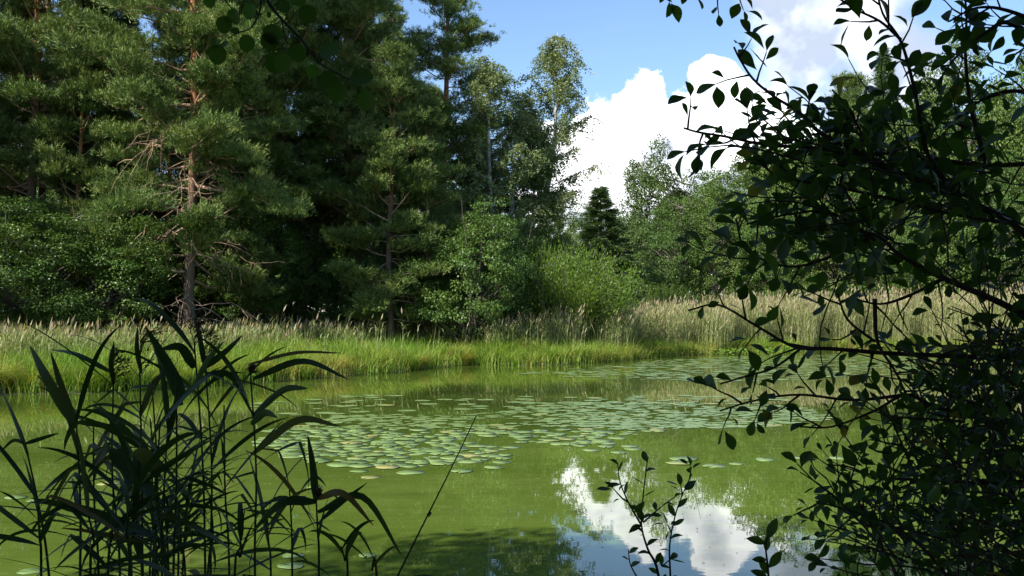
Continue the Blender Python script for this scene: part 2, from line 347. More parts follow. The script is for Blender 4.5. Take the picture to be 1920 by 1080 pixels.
def make_spruce(seed, H, spread, nb=110, cb=.06):
    g = np.random.default_rng(seed); tr, li, cr = MB(), MB(), MB()
    k = np.linspace(0, 1, 10); tp = np.stack([k * 0, k * 0, k * H], 1); tr.tube(tp, (H * .012) * (1 - k) + .012, 8)
    for b in range(nb):
        f = (b + g.uniform()) / nb; t_ = cb + (1 - cb) * f; az_ = b * 2.4 + g.normal() * .3
        L = spread * (1 - f) ** .85 * g.uniform(.75, 1.1) + .12; e = -.30 + .75 * f
        bp = curve((0, 0, t_ * H), (math.cos(az_) * math.cos(e), math.sin(az_) * math.cos(e), math.sin(e)), L, 5, g, .05, .06)
        li.tube(bp, np.linspace(.02, .005, 6), 4)
        n = int(14 + 46 * L); s = g.uniform(.12, 1, n) ** .8; C = sample(bp, s); dr = norm(bp[-1] - bp[0]); perp = A(-dr[1], dr[0], 0)
        off = g.normal(size=n) * .24 * L * (1.25 - s); C = C + perp * off[:, None] + A(0, 0, -1) * (np.abs(off) * .35 + g.uniform(0, .16, n))[:, None]
        cr.needles(C, norm(dr * .8 + perp * np.sign(off)[:, None] * .6 + A(0, 0, -.35)), .24, .04, 7, .35, np.clip(g.uniform(.2, .7) + g.normal(size=n) * .15, 0, 1), g)
    return [('trunk', tr.mesh('spruce_trunk', m_graybark, True)), ('limbs', li.mesh('spruce_limbs', m_graybark)), ('crown', cr.mesh('spruce_crown', m_spruce))]

def make_broadleaf(seed, H, R, nclump, per, leaf, mat, low=.12, shape=1.0, flat=.6, name='alder', clump=.5, bark=None, multi=1):
    g = np.random.default_rng(seed); tr, li, cr = MB(), MB(), MB()
    stems = []
    for q in range(multi):
        a = g.uniform(0, 6.28); sp_ = curve((0 if multi == 1 else .15 * math.cos(a), 0 if multi == 1 else .15 * math.sin(a), 0), (math.cos(a) * .18 * (multi > 1), math.sin(a) * .18 * (multi > 1), 1), H * .93, 9, g, .05, .02)
        stems.append(sp_); tr.tube(sp_, (H * .011 + .02) * np.linspace(1, .12, 10) / (1 + .3 * (multi - 1)), 8)
    zc = H * (low + 1) / 2; rz = H * (1 - low) / 2
    # uneven outline: a few big lobes with hollows between them
    lob = norm(g.normal(size=(9, 3))); amp = g.uniform(-.38, .26, 9)
    dirs = norm(g.normal(size=(nclump, 3))); rad = g.uniform(.25, 1, nclump) ** .42
    bumpv = 1 + (np.maximum(0, dirs @ lob.T) ** 6 * amp).sum(1)
    zf = dirs[:, 2]; taper = np.where(zf > 0, 1 - (1 - shape) * zf, 1.0)
    C = np.stack([dirs[:, 0] * R * taper, dirs[:, 1] * R * taper, dirs[:, 2] * rz], 1) * (rad * bumpv)[:, None] + A(0, 0, zc)
    C[:, 2] = np.maximum(C[:, 2], .3)
    for q in range(nclump):
        if q % 3 == 0:
            st_ = stems[q % multi]; zt = max(.06, min(.93, (C[q, 2] - np.hypot(C[q, 0], C[q, 1]) * .7) / (H * .93)))
            p0 = sample(st_, np.array([zt]))[0]; k = np.linspace(0, 1, 6)[:, None]
            bp = p0 * (1 - k) + C[q] * k + A(0, 0, -.12) * np.sin(k * math.pi) * H * .15 + g.normal(size=(6, 3)) * .05; bp[0] = p0
            li.tube(bp, np.linspace(.012 + .004 * H, .006, 6), 4)
        n = int(per * g.uniform(.6, 1.3)); r_ = clump * g.uniform(.65, 1.25)
        o_ = norm(g.normal(size=(n, 3))) * (g.uniform(.2, 1, n) ** .45)[:, None] * r_ * A(1, 1, flat)
        out = norm(C[q] - A(0, 0, zc)); nn2 = norm(norm(o_) * .5 + out * .25 + A(0, 0, .75) + g.normal(size=(n, 3)) * .45)
        cr.leaves(C[q] + o_, norm(o_ + g.normal(size=(n, 3)) * .5 * r_ + A(0, 0, -.15)), nn2, leaf * g.uniform(.65, 1.25, n), leaf * .8 * g.uniform(.7, 1.1, n), np.clip(g.uniform(.15, .75) + g.normal(size=n) * .16, 0, 1))
    return [('trunk', tr.mesh(name + '_trunk', bark or m_graybark, True)), ('limbs', li.mesh(name + '_limbs', bark or m_graybark)), ('crown', cr.mesh(name + '_crown', mat))]

def make_birch(seed, H, R, nlimb=46, lean=.6):
    g = np.random.default_rng(seed); tr, li, cr = MB(), MB(), MB()
    k = np.linspace(0, 1, 16); tp = np.stack([lean * k ** 1.5 + .14 * np.sin(k * 9 + seed), .15 * np.cos(k * 7), k * H], 1); tp[0, :2] = 0
    tr.tube(tp, (H * .0085 + .01) * (1 - k) ** .8 + .012, 8)
    for b in range(nlimb):
        f = (b + g.uniform()) / nlimb; t_ = .28 + .7 * f; az_ = b * 2.4 + g.normal() * .5
        L = R * (math.sin(math.pi * min(1, .18 + f * .80)) ** .7) * g.uniform(.6, 1.25) * 1.15; e = math.radians(35 + 30 * f)
        bp = curve(sample(tp, np.array([t_]))[0], (math.cos(az_) * math.cos(e), math.sin(az_) * math.cos(e), math.sin(e)), L * 1.25, 6, g, .12, -.03)
        li.tube(bp, np.linspace(.010 + .012 * L, .005, 7), 4)
        for q in range(int(9 + 12 * L)):
            c0 = sample(bp, np.array([g.uniform(.3, 1)]))[0]; ln = g.uniform(.35, 1.15)
            hp = curve(c0, (g.normal() * .6, g.normal() * .6, -.1), ln, 5, g, .12, -.32); li.tube(hp[::2], [.005, .004, .003], 3)
            n = int(34 * ln); C = sample(hp, g.uniform(0, 1, n)) + g.normal(size=(n, 3)) * .055
            cr.leaves(C, norm(g.normal(size=(n, 3)) * .7 + A(0, 0, -.8)), g.normal(size=(n, 3)) + A(0, 0, .3), .085 * g.uniform(.7, 1.2, n), .065, np.clip(g.uniform(.2, .8) + g.normal(size=n) * .15, 0, 1))
    return [('trunk', tr.mesh('birch_trunk', m_birchbark, True)), ('limbs', li.mesh('birch_limbs', m_graybark)), ('crown', cr.mesh('birch_crown', m_birch))]

def make_willow(seed, H, R, ns=1000):
    g = np.random.default_rng(seed); st_, cr = MB(), MB()
    for b in range(ns):
        az_ = g.uniform(0, 6.28); rr_ = g.uniform(0, 1) ** .55; tilt = rr_ * 1.15
        L = H * g.uniform(.55, 1.0) * (1 - .1 * rr_); base = A(math.cos(az_) * .5 * rr_, math.sin(az_) * .5 * rr_, 0)
        d = A(math.cos(az_) * math.sin(tilt) * R / H * 1.9, math.sin(az_) * math.sin(tilt) * R / H * 1.9, math.cos(tilt * .9))
        bp = curve(base, d, L, 7, g, .07, .05)
        if b % 3 == 0: st_.tube(bp, np.linspace(.025, .005, 8), 4)
        n = int(40 * g.uniform(.6, 1.2)); s = g.uniform(.2, 1, n) ** .7; C = sample(bp, s) + g.normal(size=(n, 3)) * .12
        cr.leaves(C, norm(norm(bp[-1] - bp[-3]) + g.normal(size=(n, 3)) * .45), g.normal(size=(n, 3)) + A(0, 0, .5), .16 * g.uniform(.7, 1.2, n), .05, np.clip(g.uniform(.2, .8) + g.normal(size=n) * .15, 0, 1))
    return [('stems', st_.mesh('willow_stems', m_graybark)), ('crown', cr.mesh('willow_crown', m_willow))]

pineA = make_pine(11, 20, .13, 5.4, 118, 18, .5, 58, dtop=.42)
pineB = make_pine(23, 18, .22, 4.3, 88, 17, .6, 16)
pineC = make_pine(37, 12.5, .10, 3.1, 62, 16, .62, 10)
pineD = make_pine(41, 20, .42, 3.6, 46, 15, .72, 12)
spruceA = make_spruce(5, 12, 2.3)
alderA = make_broadleaf(51, 7.5, 2.9, 250, 120, .105, m_alder, .04, .75, .5, 'alder', .50, multi=3)
alderB = make_broadleaf(52, 10, 3.0, 270, 115, .11, m_alder, .12, .6, .55, 'alder', .52, multi=2)
woodA = make_broadleaf(61, 14, 4.0, 260, 115, .16, m_farleaf, .08, .8, .6, 'broadleaf', .66)
woodB = make_broadleaf(62, 12, 3.6, 250, 115, .16, m_farleaf, .03, .8, .6, 'broadleaf', .66, multi=2)
birchA = make_birch(71, 15.5, 1.5, 44, .9)
birchB = make_birch(72, 12.5, 1.7, 38, -.5)
willowA = make_willow(81, 5.6, 2.3)
SIZE = {id(pineA): (20, 5.6), id(pineB): (18, 4.2), id(pineC): (12.5, 3.1), id(pineD): (20, 3.6), id(spruceA): (12, 2.3), id(alderA): (7.5, 2.9), id(alderB): (10, 3), id(woodA): (14, 4), id(woodB): (12, 3.6), id(birchA): (15.5, 1.5), id(birchB): (12.5, 1.7), id(willowA): (5.6, 2.3)}

def plant(proto, name, cat, label, x, y, H=None, R=None, rz=None, group=None, z=None):
    h0, r0 = SIZE[id(proto)]; sz = (H / h0) if H else 1.0; sr = (R / r0) if R else sz
    e = link(name, None, loc=(x, y, (gz(x, y) if z is None else z) - .03)); e.rotation_euler = (0, 0, random.uniform(0, 6.28) if rz is None else rz); e.scale = (sr, sr, sz)
    e.empty_display_size = .3
    tag(e, label, cat, group)
    for nm, me in proto:
        o = link(nm, me, e)
        if nm in ('crown', 'limbs', 'stems'): o['kind'] = 'stuff'
    return e
def tree(proto, name, cat, label, px, top, D, hw=None, rz=None, group=None):
    """trunk at picture column px at distance D, its top at row top, half width hw picture pixels"""
    v = P(px, top, D); z0 = gz(v.x, D)
    return plant(proto, name, cat, label, v.x, D, v.z - z0, hw / F * D if hw else None, rz, group)

# left wood, front row
T = tree
canopyA = make_broadleaf(91, 10, 4.4, 300, 90, .14, m_alder, .45, .8, .6, 'canopy', .6)
SIZE[id(canopyA)] = (10, 4.4)
T(pineA, 'pine_tree', 'pine tree', 'broad tall pine with bright orange upper trunk and bare crooked lower limbs', 366, -430, 36.5, 260, .6)
T(alderA, 'alder_tree', 'alder tree', 'bushy alder with glossy leaves at the far left edge of the wood', 40, 355, 34.5, 150, 1.0)
T(alderA, 'alder_tree', 'alder tree', 'bushy leafy alder just left of the broad orange-trunked pine', 190, 345, 35.5, 130, 3.1)
T(alderA, 'alder_tree', 'alder tree', 'low alder peeping in beyond the left edge of the wood', -130, 380, 33.5, 130, 5.0)
T(pineB, 'pine_tree', 'pine tree', 'tall pine over the alders at the left edge', 70, -330, 40, 200, 0.3)
T(pineC, 'pine_tree', 'pine tree', 'mid-height pine between the left edge and the big orange pine', 150, 60, 39, 130, 2.0)
T(spruceA, 'spruce_tree', 'spruce tree', 'dark narrow spruce standing left of the orange-trunked pine', 190, -150, 43, 110, 1.0)
T(pineB, 'pine_tree', 'pine tree', 'tall pine whose crown touches the right side of the big orange pine', 530, -300, 42, 170, 4.2)
T(pineB, 'pine_tree', 'pine tree', 'tall pine with orange stem showing through its crown left of the slender pine', 655, -200, 43, 185, 1.9)
T(pineC, 'pine_tree', 'pine tree', 'rounded sunlit mid-height pine below the tall pines near the birches', 735, 105, 39.5, 135, 3.3)
T(pineC, 'pine_tree', 'pine tree', 'small rounded sunlit pine directly below the slender pine', 800, 200, 40.5, 90, .4)
T(pineD, 'pine_tree', 'pine tree', 'slender tall pine standing clear against the sky left of the birches', 836, -60, 47, 150, 5.35)
T(birchA, 'birch_tree', 'birch tree', 'tallest slim birch with drooping twigs standing against the blue sky', 1008, 55, 50, 80, .2)
T(birchB, 'birch_tree', 'birch tree', 'airy pale birch between the slender pine and the tallest birch', 912, 118, 46, 95, 2.0)
T(birchB, 'birch_tree', 'birch tree', 'lower pale birch half merged into the tallest birch', 965, 165, 48, 95, 4.4)
T(pineC, 'pine_tree', 'pine tree', 'dark low pine reaching its boughs out over the gap in the wood', 998, 262, 49, 84, 1.4)
T(alderA, 'alder_tree', 'alder tree', 'rounded sunlit alder at the edge of the reeds left of the willow bush', 885, 350, 39, 112, 2.2)
T(alderA, 'alder_tree', 'alder tree', 'dark shaded alder behind the willow bush', 955, 390, 42.5, 85, 4.0)
T(willowA, 'willow_bush', 'bush', 'large rounded light green willow bush at the end of the wood', 1072, 437, 43, 88, 1.0)
T(willowA, 'willow_bush', 'bush', 'upright lighter willow leaning on the left side of the large willow bush', 1000, 415, 44.5, 55, 3.0)
# middle and back of the left wood
r2 = random.Random(4)
for k in range(26):
    px = -420 + k * 52 + r2.uniform(-18, 18); D = r2.uniform(45, 60) if k % 2 else r2.uniform(41, 46)
    if px > 700: D = r2.uniform(48, 56)
    pr = [pineB, spruceA, pineD, alderB][k % 4]
    top = {id(pineB): r2.uniform(-260, 30), id(spruceA): r2.uniform(-60, 160), id(pineD): r2.uniform(-250, 40), id(alderB): r2.uniform(150, 260)}[id(pr)]
    if px > 760: top = max(top, 150 + (px - 760) * .5)
    nm, ct = {id(pineB): ('pine_tree', 'pine tree'), id(pineD): ('pine_tree', 'pine tree'), id(spruceA): ('spruce_tree', 'spruce tree'), id(alderB): ('alder_tree', 'alder tree')}[id(pr)]
    T(pr, nm, ct, {'pine_tree': 'pine half hidden in the dark inner rows of the left wood', 'spruce_tree': 'dark spruce hidden in the inner rows of the left wood', 'alder_tree': 'shaded broadleaf in the inner rows of the left wood'}[nm],
      px, top, D, r2.uniform(85, 140), group='inner rows of the left wood, ' + ct + 's')
for k, px in enumerate((250, 330, 395, 440, 500, 560, 620, 690, 760, 815)):
    T(alderB, 'undergrowth_shrub', 'shrub', f'dark shaded shrub under the pines behind the reeds, {["leftmost", "second from the left", "third from the left", "fourth from the left", "fifth from the left", "fifth from the right", "fourth from the right", "third from the right", "second from the right", "rightmost"][k]}', px, 380 + r2.uniform(-30, 60), 40.5 + r2.uniform(0, 3), 75, group='shrubs in the shade under the pines')
for k, (x_, y_) in enumerate(((-24, 36), (-29, 30), (-32, 22), (-27, 40), (-33, 12))):
    plant([pineB, alderB, pineA, spruceA, pineB][k], ['pine_tree', 'alder_tree', 'pine_tree', 'spruce_tree', 'pine_tree'][k], 'tree', 'tree along the left bank beyond the frame', x_, y_, [17, 9, 18, 13, 17][k], [4, 3, 5, 2.5, 4][k], group='trees along the left bank')

# right wood, beyond the reed bed
T(spruceA, 'spruce_tree', 'spruce tree', 'dark green pointed tree right of the willow bush', 1126, 350, 62, 112, 2.0)
T(pineC, 'pine_tree', 'pine tree', 'tiny dark conifer top in the gap right of the left wood', 1046, 378, 78, 30, 1.0)
T(woodB, 'broadleaf_tree', 'tree', 'low pale tree in the gap behind the willow bush', 1085, 398, 84, 55, 1.0)
T(woodB, 'broadleaf_tree', 'tree', 'tall yellowish green tree standing highest right of the cloud gap', 1222, 250, 80, 74, 2.6)
T(woodB, 'broadleaf_tree', 'tree', 'rounded tree directly right of the tall yellowish tree', 1300, 316, 80, 80, .6)
T(woodA, 'broadleaf_tree', 'tree', 'full green tree behind the leftmost sprays of the near shrub', 1392, 280, 76, 95, 4.6)
T(woodB, 'broadleaf_tree', 'tree', 'dense tree behind the light green bush across the reeds', 1480, 215, 69, 105, 3.3)
T(pineC, 'pine_tree', 'pine tree', 'feathery pine top left of the pointed spruce', 1592, 158, 74, 110, 3.0)
T(spruceA, 'spruce_tree', 'spruce tree', 'pointed bluish spruce rising above the right wood', 1657, 92, 78, 85, 1.0)
T(woodB, 'broadleaf_tree', 'tree', 'round tree right of the pointed spruce', 1720, 130, 70, 110, 1.7)
T(woodA, 'broadleaf_tree', 'tree', 'tall broad tree high on the right of the wood', 1820, 72, 68, 120, 2.2)
T(woodA, 'broadleaf_tree', 'tree', 'tall tree cut by the right edge of the picture', 1930, 60, 66, 110, 5.2)
T(woodB, 'broadleaf_tree', 'tree', 'lower tree in front of the pointed spruce', 1600, 240, 66, 90, .1)
for k, (px, top, D, hw) in enumerate(((1260, 350, 66, 70), (1350, 375, 66, 70), (1440, 350, 64, 75), (1540, 330, 63, 80), (1650, 300, 62, 80), (1760, 280, 62, 90), (1870, 260, 60, 90), (1990, 250, 60, 90))):
    T([alderB, woodB][k % 2], 'broadleaf_tree', 'tree', f'middling green tree at the foot of the right wood, {["leftmost", "second from the left", "third from the left", "fourth from the left", "fourth from the right", "third from the right", "second from the right", "rightmost"][k]}', px, top, D, hw, group='trees at the foot of the right wood')
for k in range(15):
    px = 1120 + k * 72 + r2.uniform(-20, 20); T([woodA, woodB][k % 2], 'broadleaf_tree', 'tree', 'tree in the back rows of the right wood', px, max(150, 400 - (px - 1100) * .38) + r2.uniform(-10, 40), r2.uniform(82, 100), 95, group='back rows of the right wood')
T(willowA, 'willow_bush', 'bush', 'low light green bush across the reeds behind the near shrub', 1510, 508, 62, 60, 1.0)
T(willowA, 'willow_bush', 'bush', 'low light green bush across the reeds seen between limbs right of the first', 1770, 500, 62, 70, 2.0)
T(willowA, 'willow_bush', 'bush', 'small bush at the reed edge below the tall yellowish tree', 1250, 520, 60, 45, 4.0)
for k, (x_, y_) in enumerate(((36, 40), (40, 30), (33, 20), (37, 50))):
    plant([woodA, alderB, pineB, woodB][k], ['broadleaf_tree', 'alder_tree', 'pine_tree', 'broadleaf_tree'][k], 'tree', 'tree along the right bank beyond the frame', x_, y_, [15, 9, 17, 13][k], [4, 3, 4, 4][k], group='trees along the right bank')
# trees of the near bank, behind and over the camera: these throw the foreground shade
for k, (x_, y_, H_, R_) in enumerate(((-4.2, -2.2, 9, 3.2), (-6.8, -4.4, 12, 3.6), (-1.0, -3.2, 10, 3.4), (2.6, -2.4, 10, 3.4), (-9.5, -6.5, 13, 3.6), (5.5, -0.8, 9, 3.0), (-3.0, -7.0, 14, 4.0), (8.5, 2.2, 9, 3.0), (1.5, -7, 13, 4))):
    plant([alderB, woodA][k % 2], ['alder_tree', 'broadleaf_tree'][k % 2], 'tree', 'leafy tree on the near bank behind the viewer', x_, y_, H_, R_, group='trees on the near bank')

plant(canopyA, 'alder_tree', 'tree', 'high-crowned tree arching over the viewer on the near bank', .8, -1.6, 10, 4.4)
plant(woodA, 'broadleaf_tree', 'tree', 'tallest tree behind the left of the near bank', -9.4, -2.6, 13.8, 3.2)
plant(canopyA, 'alder_tree', 'tree', 'high-crowned tree at the left of the near bank', -4.6, -.4, 9.5, 3.8)
plant(canopyA, 'alder_tree', 'tree', 'high-crowned tree behind the near dark shrubs', 4.2, .2, 9.5, 4.0)
for k in range(16):
    px = -300 + k * 78; T(alderB, 'understory_tree', 'tree', 'small shaded tree deep inside the left wood', px, 400 + r2.uniform(-40, 30), r2.uniform(58, 66), 120, group='small trees deep in the left wood')

# ------------------------------------------------------------------ reed bed and sedge on the far bank
def scatter(n, x0, x1, y0, y1, lo, hi, g):
    out = []; tot = 0
    while tot < n:
        x = g.uniform(x0, x1, n * 2); y = g.uniform(y0, y1, n * 2)
        vis = (np.abs(x) < y * .60 + 4)
        x, y = x[vis], y[vis]; d = pond_sd(x, y); k = (d > lo(x)) & (d < hi(x)) & (y > 15)
        out.append(np.stack([x[k], y[k]], 1)); tot += k.sum()
    return np.concatenate(out)[:n]
def reed_start(x): return np.interp(x, [-20, -8, -4, 0, 6, 14], [4.5, 5.6, 4.6, 2.4, .9, .5]) + .9 * np.sin(x * 1.7) * np.cos(x * .6)
g2 = np.random.default_rng(9)
def reeds(P2, mb, H):
    n = len(P2); z = ground_z(P2[:, 0], P2[:, 1]); z = np.maximum(z, -.1); B = np.column_stack([P2, z])
    cl = wob(P2[:, 0] * 1.3, P2[:, 1] * 1.3); H = H * (1 + .13 * cl + g2.normal(size=n) * .13)
    ang = g2.normal(size=n) * 1.0 + .6; D_ = np.stack([np.cos(ang), np.sin(ang) * .6, ang * 0], 1)
    dry = np.clip(.50 + .14 * cl + g2.normal(size=n) * .14 + np.clip((P2[:, 0] - 2) * .015, 0, .12), 0, .7)
    mb.blades(B, D_, H, .016, .12, np.clip(dry, .45, .66), np.clip(dry + .1, .5, .68), 2)
    for q in range(4):
        hz = g2.uniform(.2, .85, n); st_ = B + A(0, 0, 1) * (H * hz)[:, None] + D_ * (H * .12 * hz ** 2)[:, None]
        a = g2.uniform(0, 6.28, n); Dl = np.stack([np.cos(a), np.sin(a), a * 0], 1)
        mb.blades(st_, Dl, H * g2.uniform(.13, .24, n), .028, g2.uniform(.5, 1.2, n), np.clip(dry - .14 + g2.normal(size=n) * .08, .1, .62), None, 2)
    top = B + A(0, 0, 1) * (H * (1 - .054))[:, None] + D_ * (H * .12)[:, None]; pk = g2.uniform(size=n) < np.clip(.22 + (P2[:, 0]) * .022, .12, .6)
    mb.leaves(top[pk] - A(0, 0, .08), norm(D_[pk] * .45 + A(0, 0, 1)), g2.normal(size=(pk.sum(), 3)), g2.uniform(.2, .34, pk.sum()), .055, g2.uniform(.66, .98, pk.sum()))
rb = MB()
hreed = lambda x: np.interp(x, [-16, -6, 0, 8, 16, 26], [1.12, 1.15, 1.45, 2.0, 2.45, 2.6])
p1 = scatter(22000, -22, 32, 22, 66, reed_start, lambda x: reed_start(x) + 4.0, g2); reeds(p1, rb, hreed(p1[:, 0]))
p2 = scatter(15000, -22, 40, 26, 72, lambda x: reed_start(x) + 3.5, lambda x: np.interp(x, [-20, 0, 6, 14], [11, 10, 16, 22]), g2); reeds(p2, rb, hreed(p2[:, 0]) * 1.03)
tag(link('reed_bed', rb.mesh('reed_bed', m_reed)), 'pale dry-tipped reed bed between the pond and the woods', 'reeds', kind='stuff')
gb = MB()
def sedge(P2, hmin, hmax, brown):
    n = len(P2); d = pond_sd(P2[:, 0], P2[:, 1]); z = np.maximum(ground_z(P2[:, 0], P2[:, 1]), -.03); cl = wob(P2[:, 0] * 1.9 + 3, P2[:, 1] * 2.3)
    a = g2.uniform(0, 6.28, n); D_ = np.stack([np.cos(a), np.sin(a), a * 0], 1)
    hgt = g2.uniform(hmin, hmax, n) * (1 + .42 * cl); br_ = np.clip(.22 + brown * .18 - .16 * cl + g2.normal(size=n) * .16 + np.clip(.5 - d, 0, .5) * .5 + .1 * np.sin(P2[:, 0] * .8), 0, .9)
    gb.blades(np.column_stack([P2, z]), D_, hgt, .020, g2.uniform(.25, .95, n), br_, np.clip(br_ + .13, 0, 1), 3)
p3 = scatter(34000, -24, 10, 19, 44, lambda x: x * 0 - .12, lambda x: reed_start(x) + 1.6, g2); sedge(p3, .45, .95, .0)
p4 = scatter(12000, 3, 32, 30, 58, lambda x: x * 0 - .1, lambda x: x * 0 + 1.5, g2); sedge(p4, .4, .9, 1.0)
cc_ = scatter(620, -24, 26, 19, 56, lambda x: x * 0 - .05, lambda x: np.clip(reed_start(x) + 1.2, 1.8, 9), g2)
for (x_, y_) in cc_:
    n = 46; a = g2.uniform(0, 6.28, n); D_ = np.stack([np.cos(a), np.sin(a), a * 0], 1); q = D_ * (g2.uniform(0, .16, n))[:, None] + A(x_, y_, max(0, gz(x_, y_)))
    b_ = np.clip(g2.choice([.15, .3, .42, .6], p=[.3, .35, .2, .15]) + g2.normal(size=n) * .1, 0, 1)
    gb.blades(q, D_, g2.uniform(.5, 1.15) * g2.uniform(.7, 1.1, n), .02, g2.uniform(.2, 1.1, n), b_, np.clip(b_ + .14, 0, 1), 3)
tag(link('bank_grass', gb.mesh('bank_grass', m_grass)), 'bright yellow-green sedge and grass along the far bank', 'grass', kind='stuff')
# arching sedge tussocks standing at the waterline, one by one
def make_tussock(seed, R, H, brown):
    g = np.random.default_rng(seed); mb = MB(); n = 420
    a = g.uniform(0, 6.28, n); r_ = g.uniform(0, 1, n) ** .7 * .28 * R; D_ = np.stack([np.cos(a), np.sin(a), a * 0], 1)
    B = D_ * r_[:, None]; b_ = np.clip(brown + g.normal(size=n) * .16 + .2 * (r_ > .22 * R), 0, 1)
    mb.blades(B, D_, H * g.uniform(.6, 1.1, n), .017, g.uniform(.25, 1.15, n) * R, b_, np.clip(b_ + .2, 0, 1), 3)
    return mb.mesh('tussock', m_grass)
tus = [make_tussock(1, 1, .85, .25), make_tussock(2, .9, .75, .38), make_tussock(3, 1.1, .8, .52)]
for k in range(58):
    px = -60 + k * 28 + r2.uniform(-9, 9); sy = np.interp(px, [p[0] for p in shore_px], [p[1] for p in shore_px])
    v = on_water(px, sy - r2.uniform(.5, 6)); q = [0, 1, 2][int(r2.uniform(0, 3))]
    o = link('sedge_tussock', tus[q], loc=(v.x, v.y + .25, .03)); s_ = r2.uniform(.7, 1.2); o.scale = (s_, s_, s_); o.rotation_euler.z = r2.uniform(0, 6.28)
    tag(o, ['fresh green arching sedge tussock on the far waterline', 'yellowing arching sedge tussock on the far waterline', 'browned arching sedge tussock on the far waterline'][q], 'grass tussock', ['green', 'yellowing', 'browned'][q] + ' sedge tussocks on the far waterline')
# tall stalks standing out of the grass
ts = MB(); p5 = scatter(260, -20, 14, 22, 46, lambda x: x * 0 + .3, reed_start, g2); reeds(p5, ts, 1.5)
tag(link('stray_reeds', ts.mesh('stray_reeds', m_reed)), 'scattered single reeds standing up out of the bank grass', 'reeds', kind='stuff')
# broad-leaved water plants low at the bank
wp = MB()
for (x0, x1, yy, n) in ((-30, 60, 728, 420), (890, 1000, 682, 420), (1290, 1500, 664, 500)):
    for _ in range(n):
        v = on_water(g2.uniform(x0, x1), yy + g2.uniform(-3, 3)); a = g2.uniform(0, 6.28)
        wp.leaves(np.array([[v.x, v.y, g2.uniform(.02, .28)]]), np.array([[math.cos(a), math.sin(a), .3]]), np.array([[0, -.4, 1.]]), .12, .09, g2.uniform(0, .45))
tag(link('marsh_leaves', wp.mesh('marsh_leaves', m_grass)), 'low broad green marsh leaves massed at the waterline', 'water plants', kind='stuff')

# ------------------------------------------------------------------ lily pads
def pad_mesh(seed):
    g = random.Random(seed); mb = MB(); n = 18; V = [(0.12, 0, 0)]
    for k in range(n + 1):
        a = .16 + (2 * math.pi - .32) * k / n; r = 1 + .05 * math.sin(a * 3 + seed) + g.uniform(-.02, .02); V.append((r * math.cos(a), r * .88 * math.sin(a), .010 * math.sin(a * 4 + seed) + .02 * (g.random() < .08)))
    V += [(x, y, z - .004) for x, y, z in V[1:]]
    T = [(0, k, k + 1) for k in range(1, n + 1)]; m_ = n + 1
    Q = [(k, k + m_, k + m_ + 1, k + 1) for k in range(1, n + 1)]
    mb.add(V, T=T, Q=Q); return mb.mesh('lily_pad', m_pad)
pads = [pad_mesh(k) for k in range(7)]
def inpoly(x, y, poly):
    c = False; n = len(poly)
    for i in range(n):
        (ax, ay), (bx, by) = poly[i], poly[(i + 1) % n]
        if (ay > y) != (by > y) and x < (bx - ax) * (y - ay) / (by - ay) + ax: c = not c
    return c
main_px = [(560, 798), (640, 778), (850, 779), (960, 770), (1040, 754), (1400, 757), (1500, 764), (1570, 785), (1460, 800), (1300, 803), (1210, 812), (1120, 832), (1020, 846), (960, 858), (830, 872), (680, 880), (560, 862), (480, 838), (500, 808)]
mw = [tuple(on_water(*q)[:2]) for q in main_px]
xs = [q[0] for q in mw]; ys = [q[1] for q in mw]
rp = random.Random(12); placed = []
tries = 0
while len(placed) < 900 and tries < 60000:
    tries += 1; x = rp.uniform(min(xs), max(xs)); y = rp.uniform(min(ys), max(ys))
    if not inpoly(x, y, mw): continue
    dens = .5 + .5 * math.sin(x * 1.3 + 2 * math.sin(y * .8)) * math.cos(y * .9 + x * .3) + .3 * math.sin(x * 3.1) * math.sin(y * 2.7)
    if rp.random() >.1 + .95 * dens: continue
    r = (.065 + .12 * rp.random() ** 1.2) * (1.1 if y < 16 else .95)
    if any((x - a) ** 2 + (y - b) ** 2 < (.62 * (r + c)) ** 2 for a, b, c in placed): continue
    placed.append((x, y, r))
placed.sort(key=lambda q: q[1])
def pad_obj(x, y, r, label, group=None):
    o = link('lily_pad', rp.choice(pads), loc=(x, y, rp.uniform(.003, .011))); o.scale = (r, r, r); o.rotation_euler = (rp.gauss(0, .007), rp.gauss(0, .007), rp.uniform(0, 6.28))
    return tag(o, label, 'lily pad', group)
singles = [(866, 884, 23, 'lone lily pad drifting just in front of the raft, right of the dark bent stem'), (770, 886, 27, 'lone lily pad in front of the middle of the raft'),
           (695, 895, 20, 'lone small lily pad, nearest the viewer of those before the raft'), (674, 884, 18, 'lily pad just off the front left edge of the raft'),
           (926, 877, 20, 'lily pad off the raft edge right of the dark bent stem'), (940, 867, 19, 'lily pad second from the raft edge right of the dark bent stem'),
           (1282, 861, 29, 'back pad of the overlapping trio in open water right of the cloud reflection'), (1272, 869, 24, 'front left pad of the overlapping pair in open water'),
           (1340, 874, 25, 'single pad right of the overlapping pair'), (1381, 870, 15, 'small pad beside the single pad right of the pair'),
           (1434, 862, 20, 'pad floating left of the near shrub leaves'), (1498, 859, 16, 'pad floating partly behind the near shrub leaves'), (1570, 859, 18, 'pad seen through the leaves of the near shrub'),
           (60, 1071, 26, 'pale pad under the reeds at the bottom left corner'), (550, 1042, 22, 'pale pad between reed leaves near the bottom of the picture'), (545, 1062, 26, 'pale pad lowest between the reed leaves'),
           (688, 1043, 18, 'faint pad in the open green water right of the reeds'), (30, 933, 22, 'pad at the left edge behind the reed leaves'), (205, 907, 24, 'pad behind the thickest reed stems'),
           (590, 914, 16, 'pad left of the standing reed blade'), (70, 938, 20, 'pad second from the left edge behind the reeds')]
for (px, py, hw, lab) in singles:
    v = on_water(px, py); pad_obj(v.x, v.y, hw / F * v.y, lab)
